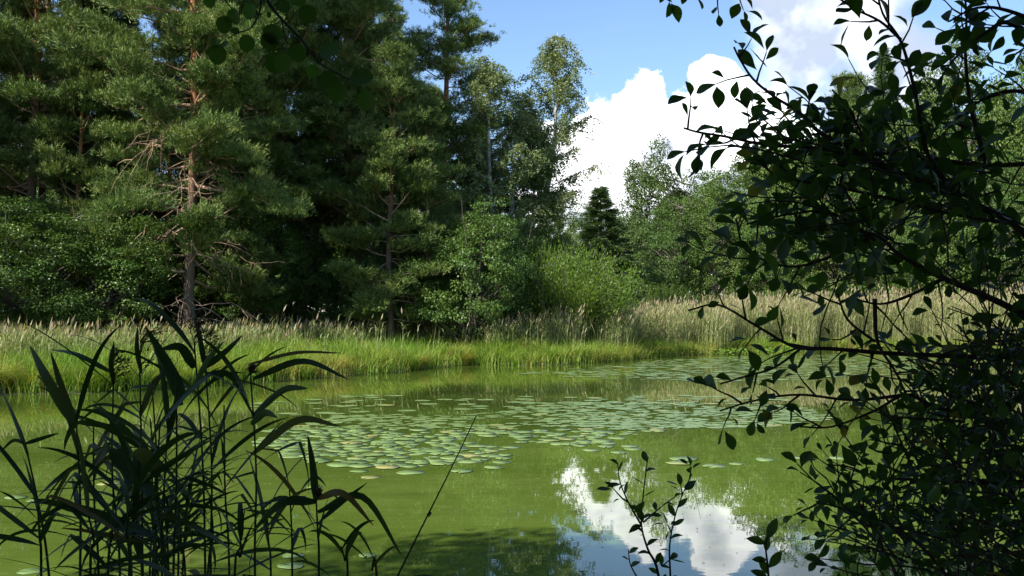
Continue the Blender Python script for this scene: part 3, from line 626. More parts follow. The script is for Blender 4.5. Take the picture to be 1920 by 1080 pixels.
for (px, py, hw) in ((1025, 829, 15), (1068, 833, 20), (1094, 830, 20), (1118, 829, 18), (1140, 832, 18), (1136, 838, 17), (1180, 837, 18), (1186, 842, 18), (1160, 849, 17), (1108, 845, 18)):
    v = on_water(px, py); pad_obj(v.x, v.y, hw / F * v.y, 'lily pad in the thin tongue of pads above the cloud reflection', 'tongue of pads above the cloud reflection')
for (x, y, r) in placed[:268]:
    col_ = ['at its left end', 'in its left half', 'near the bent stem', 'around its middle', 'in its right half', 'at its right end'][int(np.searchsorted([-2.9, -1.8, -.7, .5, 2.2], x))]
    row_ = ['front edge', 'front rows', 'inner rows'][int(np.searchsorted([13.4, 14.6], y))]; big = 'large' if r > .145 else 'small' if r < .09 else 'middling'
    lab = (f'{big} lily pad in the {row_} of the crowded raft, {col_}', f'{big} pads, {row_} of the raft, {col_}')
    pad_obj(x, y, r, *lab)
fp = MB()
def pad_flat(x, y, r, mb):
    a0 = rp.uniform(0, 6.28); a = a0 + .2 + (2 * math.pi - .4) * np.linspace(0, 1, 9); z = rp.uniform(.003, .011)
    V = np.vstack([[x, y, z], np.stack([x + r * np.cos(a), y + r * .9 * np.sin(a), z + 0 * a], 1)]); mb.add(V, T=[(0, k, k + 1) for k in range(1, 9)])
for (x, y, r) in placed[268:]: pad_flat(x, y, r, fp)
for poly, n in (([(960, 700), (1120, 688), (1260, 674), (1400, 668), (1600, 664), (1750, 672), (1720, 700), (1500, 712), (1350, 716), (1200, 712), (1060, 708)], 1150), ([(580, 775), (760, 752), (900, 745), (1300, 742), (1500, 745), (1500, 757), (1050, 760), (800, 776), (650, 786)], 70), ([(440, 760), (640, 740), (760, 735), (700, 770), (560, 790)], 35)):
    pw = [tuple(on_water(*q)[:2]) for q in poly]; k = 0
    while k < n:
        x = rp.uniform(min(q[0] for q in pw), max(q[0] for q in pw)); y = rp.uniform(min(q[1] for q in pw), max(q[1] for q in pw))
        if inpoly(x, y, pw): pad_flat(x, y, rp.uniform(.09, .22), fp); k += 1
tag(link('far_lily_pads', fp.mesh('far_lily_pads', m_pad)), 'countless small lily pads in the far half of the pond', 'lily pads', kind='stuff')

db = MB()
for (cx, cy, sx, sy, n) in ((0, 12, 5, 4, 500), (2, 9, 2.5, 1.6, 160), (-3, 9, 2, 2, 160), (3, 16, 6, 4, 400), (-6, 22, 6, 2, 300)):
    C = np.stack([g2.normal(cx, sx, n), g2.normal(cy, sy, n), np.full(n, .004)], 1); C = C[pond_sd(C[:, 0], C[:, 1]) < -.3]; a = g2.uniform(0, 6.28, len(C))
    db.leaves(C, np.stack([np.cos(a), np.sin(a), a * 0], 1), np.tile(A(0, 0, 1.), (len(C), 1)), g2.uniform(.012, .045, len(C)), .012, g2.uniform(.3, 1, len(C)))
tag(link('floating_specks', db.mesh('floating_specks', m_reed)), 'tiny bits of leaf and seed floating on the water', 'debris', kind='stuff')

# ------------------------------------------------------------------ near plants
def smooth_path(pts, per=5):
    p = [Vector(q) for q in pts]; out = []
    p = [p[0] * 2 - p[1]] + p + [p[-1] * 2 - p[-2]]
    for i in range(1, len(p) - 2):
        for k in range(per):
            t_ = k / per; a, b, c, d = p[i - 1], p[i], p[i + 1], p[i + 2]
            out.append(.5 * ((2 * b) + (c - a) * t_ + (2 * a - 5 * b + 4 * c - d) * t_ ** 2 + (3 * b - a - 3 * c + d) * t_ ** 3))
    out.append(p[-2]); return np.array([tuple(q) for q in out])
def leaf_mesh(name, kind, bend, fold, mat, tint=.5, wave=0.0):
    """unit-length leaf along +X, normal +Z, with midrib fold and curl; 24 triangles or so"""
    mb = MB(); n = 9; rows = []
    for k in range(n):
        u = k / (n - 1)
        if kind == 'obovate': w_ = .255 * (math.sin(math.pi * min(1, u ** 1.5)) ** .8) + .004
        elif kind == 'round': w_ = (.44 + .03 * math.sin(k * 2.6 + bend * 30)) * (math.sin(math.pi * min(1, u ** .95)) ** .55) + .004
        elif kind == 'narrow': w_ = .21 * (math.sin(math.pi * min(1, u ** 1.05)) ** .9) + .004
        z = -bend * u * u; x = u * (1 - bend * .2 * u); e = wave * math.sin(u * 11)
        rows.append([(x, -w_, z + fold * w_ + e), (x, 0, z), (x, w_, z + fold * w_ - e)])
    V = [c for r in rows for c in r]; Q = []
    for k in range(n - 1):
        for j in (0, 1): Q.append((3 * k + j, 3 * k + j + 3, 3 * k + j + 4, 3 * k + j + 1))
    mb.add(V, Q=Q, tint=tint); return mb.mesh(name, mat, True)
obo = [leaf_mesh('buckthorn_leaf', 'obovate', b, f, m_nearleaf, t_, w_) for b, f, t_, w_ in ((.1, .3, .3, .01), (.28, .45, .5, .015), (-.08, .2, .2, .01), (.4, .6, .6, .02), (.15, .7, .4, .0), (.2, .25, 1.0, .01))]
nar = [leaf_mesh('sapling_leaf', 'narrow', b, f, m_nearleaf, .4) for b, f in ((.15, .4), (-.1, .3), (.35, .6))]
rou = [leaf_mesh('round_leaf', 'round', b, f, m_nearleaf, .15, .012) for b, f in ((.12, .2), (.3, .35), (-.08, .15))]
def leaf_matrix(p, d, nrm, s):
    d = Vector(d).normalized(); nrm = Vector(nrm); y = nrm.cross(d)
    if y.length < 1e-4: y = Vector((1, 0, 0)).cross(d)
    y.normalize(); z = d.cross(y)
    m = Matrix((d, y, z)).transposed().to_4x4(); m.translation = Vector(p); return m @ Matrix.Diagonal((s, s, s, 1))
ln_ = random.Random(3)
class Shrub:
    def __init__(s, name, label, cat, base, mat=m_twig):
        s.root = link(name, None, loc=base); tag(s.root, label, cat); s.base = Vector(base); s.leaves = []; s.tw = MB(); s.mat = mat; s.nb = 0
    def branch(s, pts, r0, r1, name='branch', sides=6):
        path = smooth_path(pts); mb = MB(); n = len(path); path_l = path - np.array(s.base)
        mb.tube(path_l, r1 + (r0 - r1) * (1 - np.linspace(0, 1, n)) ** 1.7, sides); link(name, mb.mesh(name, s.mat, True), s.root); return path
    def leaf(s, p, d, nrm, size, kind):
        px = 960 + p[0] / max(p[1], .1) * F; py = 590 - (p[2] - EYE) / max(p[1], .1) * F       # keep the shrub airy where the photograph's is
        for (x0, x1, y0, y1, q) in ((1640, 1900, 545, 645, .75), (1560, 1720, 655, 720, .5), (1600, 1700, 790, 860, .5), (1380, 1500, 860, 1100, .85)):
            if kind is obo and x0 < px < x1 and y0 < py < y1 and ln_.random() < q: return
        s.leaves.append((Vector(p), Vector(d), Vector(nrm), size, kind))
    def twig(s, p0, d, L, kind, size, dens=1.0, r=.0022):
        n = max(3, int(L / .035 * dens)); d = Vector(d).normalized(); p = Vector(p0); pts = [tuple(p)]; side = 1
        for k in range(n):
            d = (d + Vector((ln_.gauss(0, .13), ln_.gauss(0, .13), ln_.gauss(.02, .13)))).normalized(); p = p + d * (L / n); pts.append(tuple(p))
            side = -side; view = Vector((0, -1, .2)); lat = d.cross(view).normalized() * side
            if ln_.random() < .88:
                ld = (d * ln_.uniform(.2, .9) + lat * ln_.uniform(.5, 1) + Vector((ln_.gauss(0, .3), ln_.gauss(0, .45), ln_.gauss(-.15, .3)))).normalized()
                nn = Vector((ln_.gauss(0, .55), ln_.gauss(-.35, .55), 1)).normalized()
                s.leaf(p + ld * .006, ld, nn, size * ln_.uniform(.5, 1.3), kind)
        s.leaf(p, d, Vector((ln_.gauss(0, .5), ln_.gauss(-.5, .4), .7)), size * ln_.uniform(.7, 1.1), kind)
        q = np.array(pts) - np.array(s.base); s.tw.tube(q, np.linspace(r, r * .45, len(q)), 4)
    def clothe(s, path, step, Lt, kind, size, start=.0, spread=1.0, dens=1.0, direct=.5):
        seg = np.linalg.norm(np.diff(path, axis=0), axis=1); cum = np.concatenate([[0], np.cumsum(seg)]); tot = cum[-1]; a = start * tot; side = 1
        while a < tot:
            i = min(int(np.searchsorted(cum, a, 'right')) - 1, len(seg) - 1); f = (a - cum[i]) / max(seg[i], 1e-6); p = path[i] * (1 - f) + path[i + 1] * f
            d = Vector(path[i + 1] - path[i]).normalized(); side = -side; lat = d.cross(Vector((0, -1, .15))).normalized() * side
            td = d * ln_.uniform(.3, 1.0) + lat * spread * ln_.uniform(.4, 1.1) + Vector((ln_.gauss(0, .2), ln_.gauss(0, .45), ln_.gauss(.05, .2)))
            if ln_.random() < direct: s.leaf(Vector(p), td, Vector((ln_.gauss(0, .5), ln_.gauss(-.4, .5), 1)), size * ln_.uniform(.7, 1.15), kind)
            else: s.twig(p, td, Lt * ln_.uniform(.5, 1.25) * (1 - .4 * a / tot), kind, size, dens)
            a += step * ln_.uniform(.6, 1.4)
    def finish(s, most=296, leafname='leaf'):
        if s.tw.n: tag(link('twigs', s.tw.mesh('twigs', s.mat), s.root), kind='stuff')
        # the leaves that show largest become parts, the rest one part of kind stuff
        def key(l):
            p = l[0]; v = p - Vector((0, 0, EYE)); px = 960 + v.x / v.y * F; py = 590 - v.z / v.y * F
            inside = -20 < px < 1940 and -20 < py < 1100 and v.y > 0
            return (0 if inside else 1, v.length / l[3] + (max(0, px - 1500) * .12))
        L = sorted(s.leaves, key=key)
        for (p, d, nrm, size, kind) in L[:most]:
            me = ln_.choice(kind) if kind is not obo else kind[min(5, int(ln_.random() * 5.2))]
            link(leafname, me, s.root, mat=leaf_matrix(p - s.base, d, nrm, size))
        if L[most:]:
            mb = MB()
            for (p, d, nrm, size, kind) in L[most:]:
                me = kind[min(len(kind) - 1, int(ln_.random() * (5.2 if kind is obo else len(kind))))]; M = leaf_matrix(p - s.base, d, nrm, size)
                co = np.empty(len(me.vertices) * 3); me.vertices.foreach_get('co', co); co = co.reshape(-1, 3) @ np.array(M.to_3x3()).T + np.array(M.translation)
                idx = np.empty(len(me.loops), int); me.loops.foreach_get('vertex_index', idx); tv = np.empty(len(me.vertices)); me.attributes['tint'].data.foreach_get('value', tv)
                mb.add(co, Q=idx, tint=np.clip(tv + ln_.gauss(0, .15), 0, 1))
            tag(link('inner_leaves', mb.mesh('inner_leaves', kind[0].materials[0], True), s.root), kind='stuff')

# upper shrub: long limbs reaching left across the sky
up = Shrub('buckthorn_shrub', 'tall dark shrub reaching leafy limbs leftward across sky and far wood', 'shrub', (1.75, 1.7, .12))
trunk = [(1.75, 1.7, .12), (1.72, 1.75, .9), tuple(P(1990, 900, 1.8)), tuple(P(1975, 640, 1.85))]
up.branch(trunk, .026, .016, 'stem', 8)
limbs = [
 ([(1975, 640, 1.85), (1900, 580, 1.85), (1770, 522, 1.8), (1690, 480, 1.8), (1640, 440, 1.75), (1560, 430, 1.7), (1480, 440, 1.7)], .012, .10, .055),
 ([(1770, 522, 1.8), (1700, 556, 1.8), (1650, 570, 1.75), (1600, 560, 1.75)], .006, .10, .05),
 ([(1990, 520, 1.9), (1900, 420, 1.9), (1800, 375, 1.85), (1700, 330, 1.8), (1620, 290, 1.75), (1540, 250, 1.75), (1500, 212, 1.75), (1450, 180, 1.75), (1412, 148, 1.75), (1388, 112, 1.75), (1376, 88, 1.75)], .011, .12, .05),
 ([(1700, 330, 1.8), (1560, 282, 1.7), (1440, 272, 1.7), (1360, 256, 1.7), (1310, 248, 1.7), (1282, 240, 1.7)], .006, .09, .05),
 ([(1990, 300, 1.9), (1850, 310, 1.85), (1700, 290, 1.85), (1600, 285, 1.8), (1480, 262, 1.8), (1400, 270, 1.8)], .008, .11, .05),
 ([(1640, 300, 1.75), (1610, 240, 1.75), (1590, 200, 1.75), (1560, 168, 1.75)], .004, .08, .05),
 ([(1800, 375, 1.85), (1740, 290, 1.8), (1715, 170, 1.75), (1690, 80, 1.75), (1655, 25, 1.75), (1640, -40, 1.75)], .008, .11, .055),
 ([(1690, 75, 1.75), (1650, 40, 1.75), (1600, 15, 1.75), (1550, -20, 1.75)], .004, .09, .05),
 ([(1850, 310, 1.9), (1820, 200, 1.85), (1810, 100, 1.85), (1812, 20, 1.85), (1800, -50, 1.85)], .007, .10, .05),
 ([(1990, 120, 1.9), (1900, 45, 1.85), (1850, 60, 1.8), (1790, 110, 1.8), (1750, 170, 1.8)], .010, .09, .05),
 ([(1990, 60, 1.85), (1890, 20, 1.8), (1830, 15, 1.8), (1780, 40, 1.75)], .007, .09, .055),
 ([(1990, 200, 1.9), (1900, 170, 1.85), (1820, 200, 1.85), (1760, 260, 1.8)], .008, .10, .055),
 ([(1900, 420, 1.9), (1780, 400, 1.8), (1660, 370, 1.75), (1560, 350, 1.7), (1460, 330, 1.7), (1420, 300, 1.7)], .006, .10, .055),
 ([(1640, 440, 1.75), (1560, 480, 1.7), (1480, 500, 1.7), (1400, 470, 1.7), (1380, 410, 1.7)], .005, .10, .055),
 ([(1640, 450, 1.75), (1560, 400, 1.7), (1490, 400, 1.65), (1400, 420, 1.65)], .005, .10, .055),
]
for pts, r0, Lt, sz in limbs:
    path = up.branch([tuple(P(*q)) for q in pts], r0 * .72, .0018)
    up.clothe(path, .027, Lt, obo, sz * .84, .06, direct=.45)
# the twig cluster hanging in at the very top
path = up.branch([tuple(P(*q)) for q in [(1990, 60, 1.85), (1800, -110, 1.8), (1500, -120, 1.9), (1350, -60, 1.9), (1335, -10, 1.9)]], .009, .002); up.clothe(path, .05, .07, obo, .038, .9)
for q in ((1250, -45), (1290, -50), (1345, -25), (1380, -30)): up.twig(P(q[0], q[1], 1.9), (ln_.uniform(-.2, .2), 0, -1), .055, obo, .034, 1.3)
for k in range(100):   # the thick of the shrub on the right
    px = 1440 + 500 * ln_.random() ** .75; py = ln_.uniform(270, 515); p0 = P(px, py, ln_.uniform(1.6, 2.3)); up.twig(p0, (ln_.uniform(-1, .2), ln_.uniform(-.3, .3), ln_.uniform(-.3, .8)), ln_.uniform(.12, .22), obo, .046)
up.finish()
# lower shrub
lo = Shrub('buckthorn_shrub', 'dense dark shrub filling the lower right corner over the water', 'shrub', (1.25, 1.75, .05))
for k, q in enumerate(((1700, 1200, 1.7), (1850, 1200, 1.8), (1980, 1200, 2.0))):
    lo.branch([(1.25 + .05 * k, 1.75, .05), (1.25 + .1 * k, 1.8, .6), tuple(P(*q))], .016, .012, 'stem', 7)
limbs = [
 ([(1990, 640, 1.9), (1900, 668, 1.9), (1700, 664, 1.8), (1560, 654, 1.75), (1490, 650, 1.75), (1420, 612, 1.75), (1348, 572, 1.75), (1290, 582, 1.75)], .010, .09, .05),
 ([(1500, 655, 1.75), (1450, 690, 1.75), (1400, 705, 1.75), (1350, 720, 1.75)], .004, .08, .045),
 ([(1980, 700, 1.9), (1860, 770, 1.85), (1760, 765, 1.8), (1700, 740, 1.8), (1640, 770, 1.75), (1560, 800, 1.75), (1500, 800, 1.75)], .009, .09, .05),
 ([(1700, 740, 1.8), (1600, 750, 1.75), (1500, 740, 1.75), (1420, 750, 1.75), (1350, 770, 1.75)], .005, .09, .05),
 ([(1640, 560, 1.75), (1645, 640, 1.75), (1675, 690, 1.75), (1700, 740, 1.8)], .006, .08, .05),
 ([(1640, 640, 1.8), (1590, 600, 1.75), (1570, 550, 1.75)], .004, .08, .05),
 ([(1980, 900, 1.9), (1850, 905, 1.9), (1740, 900, 1.85), (1650, 895, 1.8), (1590, 875, 1.8), (1560, 872, 1.8)], .007, .09, .045),
 ([(1850, 1200, 1.8), (1800, 1010, 1.75), (1740, 940, 1.75), (1690, 830, 1.75), (1660, 760, 1.75)], .006, .10, .045),
 ([(1850, 1200, 1.8), (1760, 1060, 1.7), (1680, 990, 1.7), (1600, 960, 1.7), (1530, 940, 1.7)], .006, .10, .042),
 ([(1700, 1200, 1.7), (1680, 1080, 1.7), (1640, 1000, 1.7), (1590, 900, 1.7)], .006, .10, .042),
 ([(1980, 1200, 2.0), (1930, 1000, 1.9), (1870, 860, 1.9), (1830, 720, 1.9), (1820, 640, 1.9)], .008, .11, .048),
 ([(1980, 1200, 2.0), (1960, 1000, 1.9), (1940, 820, 1.9), (1920, 660, 1.9)], .008, .11, .05),
 ([(1850, 1200, 1.8), (1860, 1060, 1.8), (1820, 960, 1.8), (1780, 840, 1.8)], .006, .11, .045),
]
for pts, r0, Lt, sz in limbs:
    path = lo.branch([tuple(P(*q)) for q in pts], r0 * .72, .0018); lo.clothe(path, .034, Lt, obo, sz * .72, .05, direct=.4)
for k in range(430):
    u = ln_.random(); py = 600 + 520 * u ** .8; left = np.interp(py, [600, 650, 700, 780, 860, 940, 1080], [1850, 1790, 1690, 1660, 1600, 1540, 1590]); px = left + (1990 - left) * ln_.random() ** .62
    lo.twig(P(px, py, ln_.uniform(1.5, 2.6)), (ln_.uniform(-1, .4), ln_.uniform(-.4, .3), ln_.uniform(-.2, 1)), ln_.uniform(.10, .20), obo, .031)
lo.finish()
# seedlings at the bottom
sa = Shrub('willow_sapling', 'slender leafy sapling standing dark before the cloud reflection', 'sapling', (.42, 2.0, .0))
for pts, r0 in (([(1250, 1250, 2.0), (1235, 1080, 2.0), (1215, 1030, 2.0), (1203, 985, 2.0), (1206, 930, 2.0), (1213, 870, 2.0), (1216, 856, 2.0)], .004), ([(1203, 985, 2.0), (1180, 945, 2.0), (1163, 905, 2.0), (1158, 868, 2.0)], .0025),
                ([(1262, 1250, 2.05), (1257, 1080, 2.05), (1256, 1020, 2.05), (1268, 960, 2.05), (1285, 915, 2.05), (1298, 888, 2.05)], .003), ([(1206, 980, 2.0), (1240, 950, 2.0), (1268, 930, 2.0)], .002), ([(1196, 1085, 1.98), (1182, 1058, 1.98), (1178, 1030, 1.98)], .002), ([(1240, 1062, 2.0), (1262, 1045, 2.0)], .0015)):
    path = sa.branch([tuple(P(*q)) for q in pts], r0, .0011, 'stem', 5); sa.clothe(path, .022, .05, nar, .030, .0 if r0 < .004 else .3, direct=.85)
sa.branch([(.42, 2.0, 0), tuple(P(1256, 1250, 2.02))], .005, .004, 'stem', 6); sa.finish()
sb = Shrub('willow_sapling', 'small sapling with few oval leaves at the bottom right of centre', 'sapling', (.55, 1.75, .02))
path = sb.branch([(.55, 1.75, .02), tuple(P(1450, 1250, 1.75)), tuple(P(1441, 1080, 1.75)), tuple(P(1436, 1030, 1.75)), tuple(P(1438, 1008, 1.75))], .004, .0015, 'stem', 5)
for (x, y, dx, dz, sz) in ((1438, 1012, .55, 1, .042), (1436, 1020, -1, .4, .036), (1436, 1035, .1, .9, .030), (1441, 1065, .7, .9, .04), (1438, 1050, -1, .1, .028), (1442, 1078, -.6, .9, .036), (1440, 1085, -1, .6, .034)):
    sb.leaf(P(x, y, 1.75), (dx, ln_.uniform(-.2, .2), dz), (ln_.uniform(-.3, .3), -.9, .4), sz, nar)
sb.finish()
sc_ = Shrub('willow_sapling', 'little sapling tip beside the lower edge of the dense shrub', 'sapling', (.75, 1.75, .02))
path = sc_.branch([(.75, 1.75, .02), tuple(P(1620, 1250, 1.75)), tuple(P(1608, 1080, 1.75)), tuple(P(1612, 1045, 1.75))], .003, .001, 'stem', 5); sc_.clothe(path, .02, .04, nar, .028, .86, direct=.9); sc_.finish()

# alder on the near bank whose branch hangs into the upper left
al = Shrub('alder_tree', 'near alder whose dark round-leaved branch hangs in at the upper left', 'alder tree', (-2.4, .3, .3), m_twig)
al.branch([(-2.4, .3, .3), (-2.35, .35, 2), (-2.3, .5, 4), (-2.2, .8, 6)], .09, .04, 'trunk', 10)
al.branch([(-2.3, .5, 4), (-2.0, 1.4, 4.2), (-1.5, 2.4, 3.7), tuple(P(470, -90, 3.0)), tuple(P(492, -20, 3.0))], .03, .006, 'branch')
main = al.branch([tuple(P(*q)) for q in ((492, -20, 3.0), (505, 8, 3.0), (530, 38, 3.0), (565, 75, 3.0), (590, 108, 3.0), (605, 122, 3.0), (640, 142, 3.0), (662, 152, 3.0))], .006, .0025)
al.branch([tuple(P(*q)) for q in ((492, -20, 3.0), (487, 20, 3.0), (480, 38, 3.0), (468, 54, 3.0), (445, 62, 3.0), (428, 72, 3.0))], .004, .002)
al.branch([tuple(P(*q)) for q in ((528, 34, 3.0), (533, 62, 3.0), (540, 84, 3.0))], .003, .002)
al.branch([tuple(P(*q)) for q in ((440, -20, 3.0), (420, -6, 3.0), (436, 18, 3.0))], .003, .002)
for (x, y, dx, dz, s) in ((575, 8, .1, -1, 1.05), (470, 5, -.1, -1, .9), (440, 15, -.1, -1, .9), (424, 30, -.2, -1, .95), (462, 64, .0, -1, .95), (508, 44, .1, -1, 1.15), (500, 60, .3, -1, 1.05), (415, 85, -.4, -1, 1.1), (405, 70, -.2, -.8, .6), (546, 84, .7, -1, 1.1), (512, 96, .2, -1, 1.25), (535, 98, -.2, -1, 1.1),
                          (598, 100, 1, .15, 1.2), (593, 122, -.5, -1, .8), (608, 132, .4, -1, .9), (636, 152, -.2, -1, 1.2), (655, 146, 1, -.05, 1.25), (682, 168, .2, -1, 1.15), (610, 148, -.1, -1, .8), (667, 134, .1, .6, .22), (505, 22, -.1, -1, .3), (520, 0, .5, -.6, .9), (545, -10, .7, -.5, 1.0), (390, -10, .2, -1, .7), (428, 78, -.2, -.2, .5), (450, 60, -.8, .1, .5)):
    al.leaf(P(x, y, 3.0 + ln_.uniform(-.08, .08)), (dx, ln_.uniform(-.25, .25), dz), (ln_.uniform(-.3, .3), -.9, .35), .060 * s, rou)
    q_ = np.array(P(x, y, 3.0)); b_ = main[np.argmin(np.linalg.norm(main - q_, axis=1))]
    if np.linalg.norm(b_ - q_) < .09: al.tw.tube(np.array([b_, (b_ + q_) / 2 + A(0, 0, .006), q_]) - np.array(al.base), .0014, 4)
al.finish()

# ------------------------------------------------------------------ near reeds, one by one
def ribbon(mb, base, az_, e0, L, w, droop, twist, g, tint, n=12):
    """a long reed leaf: leaves the stem at elevation e0, arches over; folded along the midrib"""
    p = np.array(base, float); rows = []; az_r = az_; e = e0; kink = int(n * g.uniform(.4, .8)) if g.random() < .3 else -1
    for k in range(n + 1):
        u = k / n; d = A(math.cos(az_r) * math.cos(e), math.sin(az_r) * math.cos(e), math.sin(e))
        side = A(-math.sin(az_r), math.cos(az_r), 0); nn = np.cross(d, side)
        th = twist * u; sd_ = side * math.cos(th) + nn * math.sin(th); nn2 = np.cross(d, sd_)
        ww = w * .5 * min(1, .35 + u * 3.2) * (1 - u ** 2.2) ** .8 + .0006
        rows += [p - sd_ * ww + nn2 * ww * .25, p.copy(), p + sd_ * ww + nn2 * ww * .25]
        p = p + d * L / n; e -= droop / n * (.25 + 1.6 * u * u) + (g.uniform(.7, 1.5) if k == kink else 0); az_r += g.gauss(0, .03)
    Q = []
    for k in range(n):
        for j in (0, 1): Q.append((3 * k + j, 3 * k + j + 1, 3 * k + j + 4, 3 * k + j + 3))
    mb.add(rows, Q=Q, tint=tint)
gr = random.Random(21)
def reed(px, top, D, label, basepx=None, plume=None, nleaf=7, leafL=.28, traced=(), group=None, lw=.0145, bare=.0):
    tp = P(px, top, D); bp = P(basepx if basepx else px + gr.uniform(-12, 12), 1080, D); zb = -.05
    b0 = Vector((bp.x + (bp.x - tp.x) * 1.1, D + gr.uniform(-.1, .1), zb))
    root = link('reed', None, loc=b0); tag(root, label, 'reed', group)
    path = smooth_path([(b0.x, b0.y, b0.z), (bp.x * .5 + b0.x * .5, (D + b0.y) / 2, bp.z * .5 + zb * .5), tuple(bp), (tp.x * .5 + bp.x * .5 + gr.uniform(-.015, .015), D, tp.z * .5 + bp.z * .5), tuple(tp)]) - np.array(b0)
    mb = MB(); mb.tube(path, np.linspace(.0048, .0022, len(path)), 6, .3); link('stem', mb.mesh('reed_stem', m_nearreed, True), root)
    side = gr.random() < .5
    for k in range(nleaf):
        f = 1 - (1 - bare) * (k + .3) / nleaf * .64 - bare * .3; p = sample(path, np.array([f]))[0]; side = not side
        a = (0 if side else math.pi) + gr.gauss(0, .65); mb = MB()
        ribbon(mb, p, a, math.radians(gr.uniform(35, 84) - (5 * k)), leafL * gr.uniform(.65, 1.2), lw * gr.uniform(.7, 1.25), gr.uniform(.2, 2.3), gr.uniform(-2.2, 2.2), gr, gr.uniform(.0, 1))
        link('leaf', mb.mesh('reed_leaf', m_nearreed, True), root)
    for (x0, y0, x1, y1, w_, sag) in traced:      # leaves seen clearly: from where they leave the stem to their tip
        q0 = P(x0, y0, D); q1 = P(x1, y1, D + gr.uniform(-.12, .12)); mid = (q0 + q1) / 2 + Vector((0, gr.uniform(-.03, .03), sag)); pp = smooth_path([tuple(q0), tuple(mid), tuple(q1)], 6) - np.array(b0); n = len(pp)
        d = norm(np.gradient(pp, axis=0)); face = norm(A(gr.uniform(-.5, .5), -1, gr.uniform(-.1, .7))); sd_ = norm(np.cross(d, face)); u = np.linspace(0, 1, n); ww = (w_ * .39 * np.minimum(1, .4 + u * 3) * (1 - u ** 2.5) ** .8 + .0006)[:, None]
        nn2 = np.cross(d, sd_); rows = np.stack([pp - sd_ * ww + nn2 * ww * .25, pp, pp + sd_ * ww + nn2 * ww * .25], 1); mb = MB()
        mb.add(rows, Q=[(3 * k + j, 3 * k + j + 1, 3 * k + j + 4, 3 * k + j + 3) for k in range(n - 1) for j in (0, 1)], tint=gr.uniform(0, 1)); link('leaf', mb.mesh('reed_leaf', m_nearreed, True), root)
    if plume:
        mb = MB(); t0 = path[-1]; Lp = plume
        for k in range(24):
            u = gr.random(); a = gr.uniform(-.6, .9); st = t0 + A(0, 0, -.02 + Lp * u * .6); ln = Lp * gr.uniform(.25, .55) * (1.1 - .6 * u)
            hp = curve(st, (math.cos(a * 2) * .7, gr.uniform(-.4, .4), .9), ln, 4, g2, .12, -.22); mb.tube(hp, np.linspace(.0012, .0006, 5), 3, .2)
            n = 5; C = sample(hp, g2.uniform(.2, 1, n)); mb.leaves(C, g2.normal(size=(n, 3)) * .5 + norm(hp[-1] - hp[0]), g2.normal(size=(n, 3)), .013, .004, g2.uniform(0, 1, n))
        link('plume', mb.mesh('reed_plume', m_panicle), root)
    return root
reed(142, 775, 2.5, 'thick reed with a long blade pointing up left at the left of the clump', 150, traced=[(140, 800, 56, 648, .034, .02), (140, 790, 95, 660, .022, .01)], nleaf=6)
reed(213, 700, 2.6, 'reed ending in a narrow upright blade left of the plumed reed', 225, plume=.12, traced=[(212, 720, 214, 640, .022, .0), (213, 700, 95, 655, .018, .02)], nleaf=6)
reed(262, 690, 2.7, 'reed with an open feathery plume at its side', 268, plume=.22, traced=[(264, 700, 258, 612, .02, .0), (262, 780, 330, 690, .026, .03)], nleaf=7)
reed(330, 690, 2.5, 'reed whose broad blade leans up left to a sharp tip', 325, traced=[(345, 740, 272, 612, .036, .0), (340, 760, 288, 655, .03, .02)], nleaf=6)
reed(364, 640, 2.6, 'tallest reed with a dark closed plume above the bank line', 385, plume=.14, traced=[(364, 690, 300, 655, .034, .03), (366, 720, 420, 640, .022, .01)], nleaf=7)
reed(384, 672, 2.7, 'reed with a drooping plume right of the tallest reed', 395, plume=.14, traced=[(384, 700, 480, 790, .024, .06), (384, 690, 455, 628, .024, .0)], nleaf=6)
reed(469, 690, 2.5, 'slim reed with a curled dark head and long level blades to the right', 478, plume=.035, traced=[(470, 682, 640, 662, .012, .015), (475, 710, 655, 712, .022, .045), (472, 780, 578, 728, .03, .03), (470, 795, 520, 783, .026, .02), (475, 850, 640, 800, .026, .05)], nleaf=4, bare=.3)
reed(592, 920, 2.4, 'lone reed right of the clump with one stiff upright blade', 598, plume=.035, traced=[(592, 940, 577, 815, .024, .0), (594, 940, 470, 1000, .030, .04), (594, 935, 700, 985, .022, .05), (596, 960, 755, 1045, .024, .09)], nleaf=4, lw=.014, leafL=.24, bare=.6)
reed(47, 830, 2.6, 'thin leaning reed at the far left of the clump', 92, nleaf=4, traced=[(47, 832, 110, 812, .014, .0), (48, 832, 0, 848, .012, .02)])
reed(542, 905, 2.8, 'thin reed left of the lone upright-bladed reed', 548, nleaf=5, lw=.013, leafL=.22)
reed(285, 720, 2.8, 'inner reed directly behind the plumed reed', 290, nleaf=8)
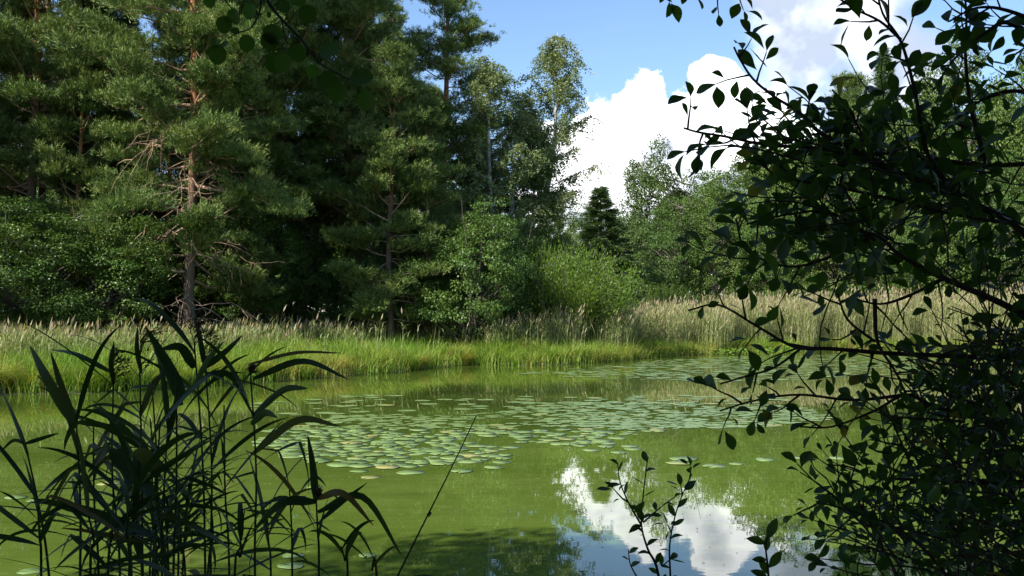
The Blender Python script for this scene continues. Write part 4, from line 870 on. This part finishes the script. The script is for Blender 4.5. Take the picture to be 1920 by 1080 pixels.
reed(300, 790, 2.4, 'short broad-leaved reed in the middle of the clump', 310, nleaf=8, lw=.032)
reed(175, 800, 2.7, 'inner reed behind the thick left reed', 185, nleaf=8)
reed(420, 760, 2.7, 'inner reed between the drooping plume and the slim reed', 430, nleaf=8)
reed(640, 1025, 2.5, 'low reed tip at the right foot of the clump', 652, nleaf=4, lw=.013, leafL=.2)
reed(700, 1060, 2.6, 'lowest reed tip nearest the bent dark stem', 706, nleaf=4, lw=.012, leafL=.17)
ORD = ['leftmost', 'second from the left', 'third from the left', 'fourth from the left', 'fifth from the left', 'sixth from the left', 'seventh from the left', 'eighth from the left', 'ninth from the left', 'tenth from the left', 'eleventh from the left', 'twelfth from the left', 'rightmost']
heart = sorted(min(max(gr.gauss(265, 100), 70), 500) for _ in range(13))
for k in range(13):
    px = heart[k]
    reed(px, gr.uniform(780, 960), gr.uniform(2.2, 3.1), f'reed crowded into the dark heart of the clump, {ORD[k]}', nleaf=10, lw=.016, leafL=.27, group='reeds in the heart of the clump')
for k in range(8):
    reed(150 + k * 48 + gr.uniform(-15, 15), gr.uniform(930, 1010), gr.uniform(2.3, 2.9), f'short leafy reed low at the foot of the clump, {ORD[k] if k < 7 else ORD[-1]}', nleaf=7, lw=.016, leafL=.28, group='short reeds at the foot of the clump')
# thin bent stem standing alone
ds = Shrub('bare_stem', 'thin dark leafless stem slanting up to the right over the water', 'stem', tuple(P(470, 1680, 2.3)))
ds.root.location.z = -.05; ds.base = Vector(ds.root.location)
pth = ds.branch([tuple(ds.base), tuple(P(560, 1480, 2.3)), tuple(P(640, 1300, 2.3)), tuple(P(698, 1180, 2.3)), tuple(P(748, 1075, 2.3)), tuple(P(803, 964, 2.3)), tuple(P(850, 870, 2.3)), tuple(P(893, 780, 2.3))], .0062, .0014, 'stem', 6)
ds.branch([tuple(P(803, 966, 2.3)), tuple(P(806, 962, 2.29))], .0045, .0045, 'bud', 6)
print('objects', len(bpy.data.objects), 'tris', sum(len(m.polygons) for m in bpy.data.meshes))
